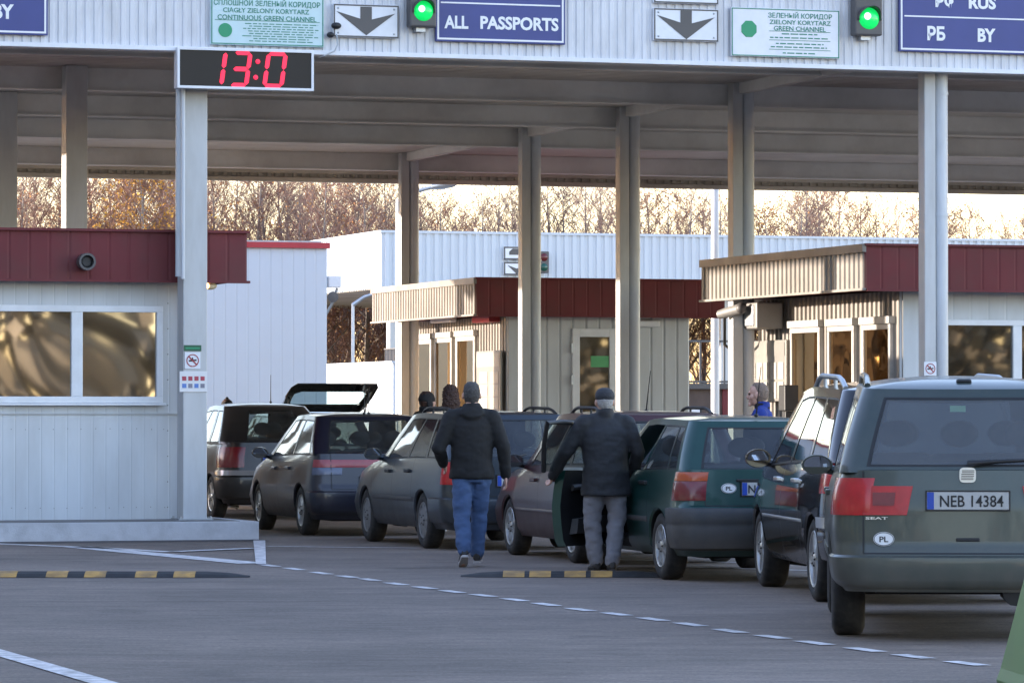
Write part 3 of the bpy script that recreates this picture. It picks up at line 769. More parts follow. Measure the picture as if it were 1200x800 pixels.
for i, (xa, xb) in enumerate(((916, 959), (902, 970), (909, 965), (903, 969), (917, 956))):
    zc = Z((39.5, 44, 51, 55, 62)[i]); x = X(xa)
    while x < X(xb):
        q = random.uniform(0.03, 0.1); mb.box(x, min(x + q, X(xb)), -0.0155, -0.013, zc - 0.007, zc + 0.007); x += q + 0.018
for yy in (36.5, 47, 58): mb.box(X(901), X(973), -0.0155, -0.013, Z(yy + .3), Z(yy - .3))
mb.build('small_print', M['sgreen_text'], r)
disc(r, X(877.5), Z(35), 9.6 * pxm, M['sgreen'], 8)
# down arrow boxes
AG = 'white down arrow signs on the canopy fascia'
def arrow_sign(label, x0, x1, y0, y1, m=M['sgrey'], ftxt=True):
    r, w, h = sign('arrow_sign', label, 'sign', x0, x1, y0, y1, M['white'], M['sgrey'], AG, 0.004, 0.016)
    k = 2 * w / 77
    A = [(-7, 16.5), (6.5, 16.5), (6.5, 2.0), (34, 9.5), (0, -16.5), (-35, 10.5), (-7, 2.5)]
    mb = MB(); mb.add([(a * k, -0.0165, b * k * 0.98) for a, b in A], [(0, 6, 4), (0, 4, 2), (0, 2, 1), (6, 5, 4), (2, 4, 3)])
    o = mb.build('arrow', m, r, fix=True)
    mb = MB()
    for sx in (-1, 1):
        for sz in (-1, 1): mb.ball((sx * (w - 0.06), -0.014, sz * (h - 0.05)), 0.012)
    mb.build('screw_heads', M['galv'], r)
arrow_sign('white down arrow sign between the green text sign and the lit signal', 390, 467, 5, 44)
arrow_sign('white down arrow sign left of the green octagon sign', 766, 842, 10, 48)
r, w, h = sign('pictogram_sign', 'white sign panel just above the right hand arrow sign', 'sign', 766, 842, -45, 4, M['white'], M['sgrey'], None, 0.004, 0.016)
def signal(label, x0, x1, ybot, lit=True, dx=0.0):
    u0, u1 = fx(x0), fx(x1); zb = fz(ybot, (x0 + x1) / 2)
    w = (u1 - u0) / 2
    r = thing('traffic_light', label, 'traffic light', site((u0 + u1) / 2, VF - 0.02, zb), TH, 'traffic lights on the canopy fascia')
    H = w * 4.4
    mb = MB(); mb.box(-w, w, -0.2, -0.025, 0, H); mb.build('housing', M['sgrey'], r, bevel=0.02)
    for i, c in enumerate((w * 1.15, w * 3.2)):
        on = i == 0
        mb = MB(); mb.lathe([(w * 0.74, -0.2), (w * 0.72, -0.21), (w * 0.55, -0.235), (w * 0.3, -0.25), (0, -0.255)], 'y', 24, (0, 0, c))
        l_ = mb.build('lens', M['go'] if on else M['signal_off'], r, smooth=60)
        if on:
            mb = MB(); mb.ball((-w * 0.2, -0.245, c + w * 0.12), w * 0.26, 0.02, w * 0.26); mb.build('bulb_glow', M['go_hot'], l_, smooth=60)
        v = MB(); n = 14; vs = []
        for k in range(n + 1):
            q = R(-10 + 200 * k / n)
            for yy in (-0.2, -0.2 - 0.16 * max(0.25, math.sin(q))): vs.append((w * 0.82 * math.cos(q), yy, c + w * 0.82 * math.sin(q)))
        v.add(vs, [(2 * k, 2 * k + 2, 2 * k + 3, 2 * k + 1) for k in range(n)])
        o = v.build('visor', M['sgrey'], r, smooth=60); sm = o.modifiers.new('t', 'SOLIDIFY'); sm.thickness = 0.008
    mb = MB(); mb.box(-w * .4, w * .3, -0.12, 0.0, -0.05, 0.002); mb.build('bracket', M['galv'], r)
signal('lit green traffic light left of the ALL PASSPORTS sign', 476, 507, 32.5)
signal('lit green traffic light left of the RUS and BY sign', 997, 1029, 42.5)
r = thing('cable_junction', 'dark cable junction with a loose wire beside the left arrow sign', 'cable', site(fx(391), VF - 0.03, fz(32, 391)), TH)
mb = MB(); mb.ball((0.02, -0.06, 0.02), 0.062, 0.05, 0.04); mb.ball((-0.05, -0.06, -0.09), 0.045, 0.05, 0.035); mb.build('insulator', M['ink'], r, smooth=50)
mb = MB(); mb.tube([(0.02, -0.07, -0.08), (0.03, -0.09, -0.2), (-0.01, -0.1, -0.28), (-0.13, -0.06, -0.34), (-0.16, 0.03, -0.35)], 0.008, 6); mb.build('wire', M['galv'], r, smooth=50)
# clock
xm = 287; u0, u1 = u_at(207, VS - 0.05), u_at(367, VS - 0.05)
z0, z1 = fz(105, xm), fz(57.5, xm)
r = thing('digital_clock', 'wide black digital clock with red digits hanging below the canopy fascia', 'clock', site((u0 + u1) / 2, VS - 0.05, (z0 + z1) / 2), TH)
w, h = (u1 - u0) / 2, (z1 - z0) / 2
mb = MB(); mb.box(-w + 0.02, w - 0.02, 0.0, 0.14, -h + 0.02, h - 0.02); mb.build('clock_face', M['led_dark'], r)
mb = MB(); t = 0.028
for q in ((-w, w, h - t, h), (-w, w, -h, -h + t), (-w, -w + t, -h + t, h - t), (w - t, w, -h + t, h - t)): mb.box(q[0], q[1], -0.02, 0.15, q[2], q[3])
mb.build('clock_frame', M['white'], r)
pxm = 2 * w / 160
def seg(mb, cx, cz, sw, sh, segs, th, sl=0.14):
    def P(a, b): return (cx + a + sl * b, -0.006, cz + b)
    def bar(a0, b0, a1, b1):
        d = Vector((a1 - a0, b1 - b0)); d.normalize(); n_ = Vector((-d.y, d.x)) * th / 2; e = d * th * 0.5
        p0, p1 = Vector((a0, b0)) + d * th * .08, Vector((a1, b1)) - d * th * .08
        q = [p0, p0 + e - n_, p1 - e - n_, p1, p1 - e + n_, p0 + e + n_]
        mb.add([P(*x) for x in q], [tuple(range(6))])
    H, W_ = sh / 2, sw / 2
    G = {'a': (-W_, H, W_, H), 'b': (W_, 0, W_, H), 'c': (W_, -H, W_, 0), 'd': (-W_, -H, W_, -H), 'e': (-W_, -H, -W_, 0), 'f': (-W_, 0, -W_, H), 'g': (-W_, 0, W_, 0)}
    for s in segs: bar(*G[s])
mb = MB(); X = lambda x: (x - 287) * pxm
hs = 37 * pxm
seg(mb, X(254), 0, 14 * pxm, hs, 'bc', 5 * pxm); seg(mb, X(281), 0, 18 * pxm, hs, 'abgcd', 5 * pxm); seg(mb, X(321.5), 0, 20 * pxm, hs, 'abcdef', 5 * pxm)
for zz in (9, -9): mb.ball((X(300) + zz * pxm * .14, -0.004, zz * pxm), 0.028, 0.006, 0.028)
mb.build('digits', M['led'], r, fix=False)

# stickers on columns
def no_smoking(label, u, v, z, rad):
    r = thing('no_smoking_sign', label, 'sign', site(u, v, z), TH)
    mb = MB(); mb.box(-rad * 1.25, rad * 1.25, -0.006, 0, -rad * 1.3, rad * 1.3); mb.build('panel', M['white'], r)
    mb = MB(); n = 28; vs = []
    for k in range(n):
        q = 2 * PI * k / n
        vs += [(rad * math.cos(q), -0.009, rad * math.sin(q)), (rad * .84 * math.cos(q), -0.009, rad * .84 * math.sin(q))]
    mb.add(vs, [(2 * k, (2 * k + 2) % (2 * n), (2 * k + 3) % (2 * n), 2 * k + 1) for k in range(n)])
    k = rad * .62; t = rad * .08
    mb.add([(-k - t, -0.009, k - t), (-k + t, -0.009, k + t), (k + t, -0.009, -k + t), (k - t, -0.009, -k - t)], [(0, 3, 2, 1)])
    mb.build('prohibition_ring', M['red_ink'], r, fix=False)
    mb = MB(); mb.add([(-k, -0.0082, -t * 1.6 - k * .1), (k, -0.0082, -t * 1.6 + k * .1), (k, -0.0082, t * 1.6 + k * .1), (-k, -0.0082, t * 1.6 - k * .1)], [(0, 1, 2, 3)])
    mb.add([(-k * .1, -0.0082, 0), (k * .25, -0.0082, k * .1), (k * .05, -0.0082, k * .8), (-k * .2, -0.0082, k * .7)], [(0, 1, 2, 3)])
    mb.build('cigarette', M['ink'], r)
vc = -0.146
no_smoking('round no smoking sign on the white column left of the cars', u_at(225.5, vc), vc - 0.002, z_at(422.5, 0, 0), 0.075)
no_smoking('round no smoking sign on the pipe column at the right booth', u_at(1090, -0.115), -0.116, z_at(432, 9.4, 0), 0.066)
r = thing('direction_plate', 'small dark green plate above the no smoking sign on the left white column', 'sign', site(u_at(225.5, vc), vc - 0.002, z_at(408, 0, 0)), TH)
mb = MB(); mb.box(-0.105, 0.105, -0.006, 0, -0.035, 0.035); mb.build('panel', mat('plate_green', (0.01, 0.10, 0.05), 0.4), r)
mb = MB(); mb.box(-0.085, 0.085, -0.009, -0.007, -0.01, 0.008); mb.build('pale_strip', M['sgreen'], r)
r = thing('pictogram_sheet', 'plastic sleeve with rows of small pictograms taped to the left white column', 'notice', site(u_at(226.5, vc), vc - 0.002, z_at(447, 0, 0)), TH)
mb = MB(); mb.box(-0.165, 0.165, -0.006, 0, -0.12, 0.12); mb.build('sheet', M['paper'], r)
cols = [mat('picto_blue', (0.10, 0.2, 0.5), 0.5), mat('picto_red', (0.4, 0.05, 0.08), 0.5), mat('picto_grey', (0.2, 0.2, 0.25), 0.5)]
k = 0
for i in range(4):
    for j in range(2):
        mb = MB(); mb.box(-0.135 + i * 0.073, -0.135 + i * 0.073 + 0.05, -0.0085, -0.0065, -0.075 + j * 0.085, -0.075 + j * 0.085 + 0.05)
        mb.build('pictogram', cols[k % 3], r); k += 2 if i % 2 else 1

# ------------------------------------------------------------------ buildings beyond
uW = 12.15
r = thing('white_building', 'plain white ribbed building with a red roof edge behind the left booth', 'building', site(2.0, 38.0), TH)
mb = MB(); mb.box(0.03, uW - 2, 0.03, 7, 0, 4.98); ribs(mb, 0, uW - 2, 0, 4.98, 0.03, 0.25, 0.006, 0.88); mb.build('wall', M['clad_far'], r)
mb = MB(); mb.box(-0.05, uW - 2 + 0.05, -0.06, 7.05, 4.981, 5.1); mb.build('red_coping', M['red_trim'], r)
mb = MB(); mb.box(0.1, uW - 2.1, 0.1, 6.9, 5.101, 5.14); mb.build('roof', M['galv'], r)
# floodlight at its corner
r = thing('floodlight', 'white floodlight bracket at the right corner of the plain white building', 'lamp', site(uW + 0.05, 38.3, z_at(345, uW, 38)), TH)
mb = MB(); mb.box(0.0, 0.28, -0.25, -0.05, 0.15, 0.40); mb.build('lamp_head', M['white'], r, bevel=0.02)
mb = MB(); mb.tube([(0.0, 0.05, -0.45), (0.12, -0.05, -0.2), (0.22, -0.12, 0.14)], 0.03, 8); mb.build('arm', M['galv'], r, smooth=40)
mb = MB(); mb.lathe([(0.10, 0), (0.12, -0.08), (0, -0.09)], 'y', 16, (0.1, -0.14, -0.05)); mb.build('camera_dome', M['sgrey'], r, smooth=40)
# low white shed / wall
r = thing('white_shed', 'low sunlit white shed wall beyond the open car tailgate', 'shed', site(16.0, 46.2), TH)
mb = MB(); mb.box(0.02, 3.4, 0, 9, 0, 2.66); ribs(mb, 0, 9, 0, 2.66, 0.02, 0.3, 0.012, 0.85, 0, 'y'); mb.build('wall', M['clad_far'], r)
mb = MB(); mb.box(-0.03, 3.45, -0.05, 9.05, 2.661, 2.71); mb.build('roof', M['clad_far'], r)
f_ = MB()
for i in range(12): f_.box(0.3, 0.33, 0.3 + i * 0.12, 0.33 + i * 0.12, 2.711, 3.0)
f_.box(0.29, 0.34, 0.25, 1.7, 3.001, 3.03); f_.build('roof_railing', M['sgrey'], r)
# second canopy
r2 = thing('far_canopy', 'second pale canopy with a broad ribbed fascia far behind the booths', 'canopy', site(u_at(447, 92), 92), TH)
du = u_at(447, 92)
zb2, zt2 = z_at(337, du, 92), z_at(272, du, 92)
mb = MB(); ribs(mb, 0, 62, zb2, zt2, 0.03, 0.3, 0.05); ribs(mb, 0.05, 26, zb2, zt2, 0.03, 0.3, 0.05, 0.5, 0, 'y'); mb.box(0.04, 61.9, 0.04, 26, zb2 + 0.02, zt2 - 0.02)
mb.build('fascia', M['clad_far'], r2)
mb = MB(); mb.box(-0.04, 62, -0.05, 26, zt2 - 0.019, zt2 + 0.07); mb.build('fascia_coping', M['clad_far'], r2)
mb = MB(); mb.box(0.1, 61.8, 0.1, 25.9, zb2 - 0.02, zb2 + 0.018); mb.build('soffit', M['soffit'], r2)
for uu_ in (0.6, 13, 26, 39, 52):
    for vv_ in (1, 13, 25):
        mb = MB(); mb.box(uu_, uu_ + 0.45, vv_, vv_ + 0.45, 0, zb2 - 0.021); mb.build('column', M['column'], r2)
v2 = 91.9
def far_sign(label, x0, x1, y0, y1, tall):
    u0, u1 = u_at(x0, v2), u_at(x1, v2); z0, z1 = z_at(y1, u0, v2), z_at(y0, u0, v2)
    r = thing('lane_symbol_sign', label, 'sign', site((u0 + u1) / 2, v2, (z0 + z1) / 2), TH, 'white symbol signs on the far canopy')
    w, h = (u1 - u0) / 2, (z1 - z0) / 2
    mb = MB(); mb.box(-w, w, -0.05, 0, -h, h); mb.build('panel', M['white'], r)
    mb = MB()
    for q in ((-w, w, h - .05, h), (-w, w, -h, -h + .05), (-w, -w + .05, -h, h), (w - .05, w, -h, h)): mb.box(q[0], q[1], -0.056, -0.051, q[2], q[3])
    mb.build('border', M['sgrey'], r)
    mb = MB()
    if tall: mb.add([(-.28, -.056, -.06), (.28, -.056, -.06), (.28, -.056, .05), (.15, -.056, .16), (-.15, -.056, .16), (-.28, -.056, .05)], [(0, 1, 2, 3, 4, 5)])
    else: mb.add([(-.35, -.056, .12), (0, -.056, -.2), (.35, -.056, .12), (0, -.056, 0)], [(0, 1, 3), (1, 2, 3)])
    mb.build('symbol', M['sgrey'], r)
far_sign('small white car symbol sign on the far canopy, above another', 590, 620, 289, 304, True)
far_sign('small white arrow symbol sign on the far canopy, below another', 590, 620, 307, 322, False)
u0 = u_at(629, v2)
r = thing('traffic_light', 'unlit dark traffic light on the far canopy fascia', 'traffic light', site(u_at(635, v2), v2, z_at(320, u0, v2)), TH)
mb = MB(); mb.box(-0.19, 0.19, -0.25, -0.02, 0, 0.76); mb.build('housing', M['sgrey'], r, bevel=0.03)
for c, m_ in ((0.2, M['signal_goff']), (0.55, M['signal_off'])):
    mb = MB(); mb.lathe([(0.14, -0.25), (0.12, -0.28), (0, -0.29)], 'y', 20, (0, 0, c)); mb.build('lens', m_, r, smooth=60)

# lamp posts
def lamp_post(label, x, d, h, arm, rad=0.13):
    X0 = (x - 600) / F * d
    r = thing('lamp_post', label, 'lamp post', (X0, d, 0), 0, 'street lamps beyond the canopy')
    mb = MB(); mb.tube([(0, 0, 0), (0, 0, h)], [rad, rad * 0.8], 14); mb.build('pole', M['pipe'], r, smooth=40)
    mb = MB(); mb.tube([(0, 0, h - 0.05), (arm * 0.4, 0, h + 0.18), (arm * 0.8, 0, h + 0.28)], [0.06, 0.05, 0.04], 8); mb.build('arm', M['galv'], r, smooth=40)
    mb = MB(); mb.loft([((arm * 0.75, 0, h + 0.28), (0, 0, .06), (0, .08, 0)), ((arm, 0, h + 0.33), (0, 0, .11), (0, .17, 0)), ((arm * 1.28, 0, h + 0.36), (0, 0, .08), (0, .15, 0)), ((arm * 1.34, 0, h + 0.36), (0, 0, .03), (0, .08, 0))], 12); mb.build('lamp_head', M['galv'], r, smooth=50)
lamp_post('tall pale lamp post standing between the middle and right booths', 838, 84, 9.0, 1.2, 0.088)
lamp_post('street lamp whose head shows under the canopy edge right of the middle column', 467, 96, 6.40, 1.0, 0.08)
lamp_post('thin pale post beyond the white shed under the far canopy', 413.5, 118, 4.6, 0.8, 0.055)

# low fence + gatehouse seen between the booths
r = thing('steel_railing', 'dark steel railing seen between the middle and right booths', 'railing', site(u_at(806, 44), 44), TH)
for i in range(12):
    mb = MB(); mb.box(i * 0.3, i * 0.3 + 0.04, 0, 0.04, 0, 3.15); mb.build('bar', M['sgrey'], r)
mb = MB(); mb.box(-0.1, 3.5, -0.01, 0.05, 3.151, 3.2); mb.box(-0.1, 3.5, -0.012, -0.002, 2.2, 2.25); mb.build('rail', M['sgrey'], r)
r = thing('dark_shed', 'low dark shed with a pale door between the middle and right booths', 'shed', site(u_at(800, 36), 36), TH)
mb = MB(); mb.box(0, 2.6, 0, 3, 0, 2.0); mb.build('wall', mat('dark_shed', (0.09, 0.065, 0.055), 0.8, var=0.2), r)
mb = MB(); mb.box(-0.1, 2.7, -0.1, 3.1, 2.001, 2.12); mb.build('roof', M['sgrey'], r)
mb = MB(); mb.box(0.12, 0.42, -0.03, -0.002, 0.2, 1.62); mb.build('door', M['white'], r)
mb = MB(); mb.box(0.9, 1.5, -0.03, -0.002, 0.1, 2.0); mb.build('red_door', M['maroon'], r)

# building added out of view at left; shades the forecourt, stands in the windows
r = thing('shade_building', 'long pale customs terminal with rows of windows west of the forecourt', 'building', site(-34, -46), TH)
mb = MB(); mb.box(0, 20, 0, 57, 0, 9.5); mb.build('wall', mat('shade_building_wall', (0.48, 0.42, 0.33), 0.7), r)
mb = MB(); mb.box(-0.2, 20.2, -0.2, 57.2, 9.501, 10.0); mb.build('roof_parapet', M['maroon'], r)
for i in range(10):
    for z_ in (1.2, 5.4):
        mb = MB(); mb.box(20.0, 20.06, 2 + i * 5, 5 + i * 5, z_, z_ + 2.2); mb.build('window', M['win_r'], r)

# ------------------------------------------------------------------ trees
def birch(seed, h, leafy, lean=0.0, dens=1.0):
    rnd = random.Random(seed)
    tr, tw, lf = MB(), MB(), []
    pts, rad = [], []
    bx, by = rnd.uniform(-.3, .3), rnd.uniform(-.3, .3)
    for i in range(9):
        t = i / 8
        pts.append(Vector((bx * t * t * 1.5 + lean * t + rnd.uniform(-.06, .06), by * t * t * 1.5 + rnd.uniform(-.06, .06), h * t)))
        rad.append(0.012 * h * (1 - t) ** 0.9 + 0.012)
    tr.tube(pts, rad, 6, caps=False)
    def at(t):
        i = min(int(t * 8), 7); f = t * 8 - i
        return pts[i].lerp(pts[i + 1], f)
    def thin(a, b, r0, r1, m=tw):
        d = (b - a)
        if d.length < 1e-4: return
        d.normalize(); u = d.orthogonal().normalized(); w = d.cross(u)
        v = []
        for c, r in ((a, r0), (b, r1)):
            for q in (0, 2.094, 4.189): v.append(c + (u * math.cos(q) + w * math.sin(q)) * r)
        m.add(v, [(0, 1, 4, 3), (1, 2, 5, 4), (2, 0, 3, 5)])
    npri = int(30 * dens)
    for i in range(npri):
        t = 0.16 + 0.82 * (i / npri) ** 0.9
        p = at(t); az = i * 2.4 + rnd.uniform(-.5, .5); up = R(rnd.uniform(38, 62))
        L = h * (0.30 * (1 - t) ** 0.7 + 0.05) * rnd.uniform(.7, 1.25)
        d = Vector((math.cos(az) * math.cos(up), math.sin(az) * math.cos(up), math.sin(up)))
        e1 = p + d * L * .5; d2 = (d + Vector((0, 0, rnd.uniform(.0, .4)))).normalized(); e2 = e1 + d2 * L * .5
        r0 = 0.0045 * h * (1 - t) + 0.014
        thin(p, e1, r0, r0 * .7, tr); thin(e1, e2, r0 * .7, 0.010)
        nsec = max(4, int(L * 3.2))
        for j in range(nsec):
            s = 0.25 + 0.75 * (j + rnd.random()) / nsec
            q = p.lerp(e1, s * 2) if s < .5 else e1.lerp(e2, s * 2 - 1)
            a2 = rnd.uniform(0, 2 * PI)
            dd = (d2 * 0.7 + Vector((math.cos(a2), math.sin(a2), rnd.uniform(.1, .9))) * 0.75).normalized()
            l2 = L * 0.38 * (1.15 - s * .6) * rnd.uniform(.6, 1.3)
            f1 = q + dd * l2
            thin(q, f1, 0.013, 0.008)
            for k in range(rnd.randint(4, 7)):
                s3 = rnd.uniform(.2, 1); g = q.lerp(f1, s3); a3 = rnd.uniform(0, 2 * PI)
                d3 = (dd * .8 + Vector((math.cos(a3), math.sin(a3), rnd.uniform(-.2, .8))) * .8).normalized()
                l3 = rnd.uniform(.3, .85); g2 = g + d3 * l3
                thin(g, g2, 0.0085, 0.006)
                g3 = g2 + (d3 + Vector((rnd.uniform(-.4, .4), rnd.uniform(-.4, .4), rnd.uniform(-.6, .1)))).normalized() * l3 * .7
                thin(g2, g3, 0.006, 0.0045)
                if rnd.random() < leafy: lf.append(g2 if rnd.random() < .5 else g3)
    L_ = MB()
    for p in lf:
        for _ in range(rnd.randint(1, 3)):
            c = p + Vector((rnd.uniform(-.2, .2), rnd.uniform(-.2, .2), rnd.uniform(-.25, .1)))
            a = Vector((rnd.uniform(-1, 1), rnd.uniform(-1, 1), rnd.uniform(-1, 1))).normalized() * rnd.uniform(.03, .065)
            b_ = a.orthogonal().normalized() * rnd.uniform(.03, .06)
            L_.quad(c - a, c + b_, c + a, c - b_)
    return tr, tw, L_
protos = []
for sd_, h_, lf_, tm, lm in ((1, 12.5, .10, 'twig', 'leaf'), (2, 11.0, .22, 'twig', 'leaf'), (3, 13.5, .05, 'twig_grey', 'leaf'), (4, 10.0, .9, 'twig', 'leaf_gold'), (5, 11.5, .35, 'twig', 'leaf')):
    a_, b_, c_ = birch(sd_, h_, lf_)
    crown = MB(); crown.add(b_.v, b_.f, 0); crown.add(c_.v, c_.f, 1)
    protos.append((h_, a_.mesh('trunk', M['bark']), crown.mesh('crown', [M[tm], M[lm]])))
LAB = ['slender bare birch with reddish twigs in the wood behind the canopies', 'birch keeping some brown autumn leaves in the wood behind the canopies', 'tall bare grey birch in the wood behind the canopies',
       'birch with golden yellow leaves standing in the bare wood', 'birch with scattered rusty leaves in the wood behind the canopies']
def tree(k, X, Y, s, rz):
    h_, tm, cm = protos[k]
    r = thing('birch_tree', LAB[k], 'tree', (X, Y, -0.05), rz, ['bare reddish birches', 'brown leaved birches', 'tall grey birches', 'golden birches', 'rusty leaved birches'][k] + ' behind the canopies')
    r.scale = (s, s, s)
    for nm, me in (('trunk', tm), ('crown', cm)):
        o = bpy.data.objects.new(nm, me); C.objects.link(o); o.parent = r
rt = random.Random(11)
def top_profile(x):       # picture row of the tree tops
    pr = [(-200, 165), (0, 185), (240, 188), (440, 192), (500, 214), (560, 226), (620, 206), (700, 204), (800, 222), (880, 228), (960, 214), (1040, 222), (1100, 250), (1200, 256), (1400, 240)]
    for (a, ya), (b, yb) in zip(pr, pr[1:]):
        if a <= x <= b: return ya + (yb - ya) * (x - a) / (b - a)
    return 230
x = -30
while x < 1240:
    Y = rt.uniform(168, 186); X = (x - 600) / F * Y
    top = (487 - top_profile(x) + rt.uniform(-26, 8)) * Y / F + 1.43
    k = rt.choice([0, 0, 0, 1, 1, 2, 2, 4, 4])
    if 130 < x < 190: k = 3 if rt.random() < .7 else 4
    if 868 < x < 892: k = 3; top = 10.2
    tree(k, X, Y, top / protos[k][0], rt.uniform(0, 6.28))
    x += rt.uniform(15, 26)
# the wood behind and to both sides reads as one mass
wood = MB()
tmp = []
for sd_ in (21, 22):
    a_, b_, c_ = birch(sd_, 12, .12, dens=0.55)
    q = MB(); q.add(a_.v, a_.f, 0); q.add(b_.v, b_.f, 1); q.add(c_.v, c_.f, 2); tmp.append(q)
wm = [q.mesh('wood', [M['bark'], M['twig'], M['leaf']]) for q in tmp]
def scatter(name, spots, label):
    bm = bmesh.new()
    for (X, Y, s, rz, k) in spots:
        me = wm[k].copy(); me.transform(Matrix.Translation((X, Y, 0)) @ Matrix.Rotation(rz, 4, 'Z') @ Matrix.Scale(s, 4))
        bm.from_mesh(me); bpy.data.meshes.remove(me)
    me = bpy.data.meshes.new(name); bm.to_mesh(me); bm.free()
    for m_ in (M['bark'], M['twig'], M['leaf']): me.materials.append(m_)
    o = bpy.data.objects.new(name, me); C.objects.link(o)
    return tag(o, label, 'wood', kind='stuff')
sp = []
for i in range(64):
    Y = rt.uniform(190, 216); x = rt.uniform(-60, 1260) if i % 3 else rt.uniform(-60, 480)
    if x > 840 and i % 2: continue
    top = (487 - top_profile(x) - 14 - rt.uniform(0, 40)) * Y / F + 1.43
    sp.append(((x - 600) / F * Y, Y, top / 12, rt.uniform(0, 6.28), i % 2))
scatter('birch_wood', sp, 'mass of bare reddish brown birch wood behind the nearer trees')
sp = [(rt.uniform(-135, -95) if i % 2 else rt.uniform(-150, -30), rt.uniform(60, 205) if i % 2 else rt.uniform(150, 205), rt.uniform(.9, 1.25), rt.uniform(0, 6.28), i % 2) for i in range(84)]
scatter('side_wood', sp, 'bare birch wood running on beyond the left of the canopies')
# hedge and trees across the road behind the viewer, seen only in the windows
def bush_row(name, x0, x1, y, h, m, n, label, dy=5):
    mb = MB(); rb = random.Random(5)
    for i in range(n):
        c = Vector((rb.uniform(x0, x1), y + rb.uniform(-dy, dy), 0)); hh = h * (0.55 + 0.45 * math.sin(c.x * .09) ** 2) * rb.uniform(.5, 1)
        for j in range(40):
            p = c + Vector((rb.gauss(0, 1.3), rb.gauss(0, 1.3), rb.uniform(.0, hh)))
            a = Vector((rb.uniform(-1, 1), rb.uniform(-1, 1), rb.uniform(-1, 1))).normalized() * .55; b_ = a.orthogonal().normalized() * .45
            mb.quad(p - a, p + b_, p + a, p - b_)
    o = mb.build(name, m); return tag(o, label, 'trees', kind='stuff')
bush_row('roadside_trees', -40, 190, -62, 15, mat('tan_foliage', (0.36, 0.28, 0.18), 0.9, var=0.4, scale=.4), 420, 'row of tan autumn trees across the road facing the checkpoint')

bush_row('reflected_wood', -80, -27, 124, 17, mat('brown_foliage', (0.19, 0.095, 0.035), 0.9, var=0.4, scale=.4), 300, 'dense brown autumn wood left of the far canopy', 8)  # trees added out of view so the car sides reflect something dark

# ------------------------------------------------------------------ cars
def lin(tab, x):
    if x <= tab[0][0]: return tab[0][1]
    for (a, ya), (b, yb) in zip(tab, tab[1:]):
        if x <= b: return ya + (yb - ya) * (x - a) / (b - a) if b > a else yb
    return tab[-1][1]
def smooth(tab, x, w):
    return sum(lin(tab, x + w * k) for k in (-1, -.6, -.2, .2, .6, 1)) / 6

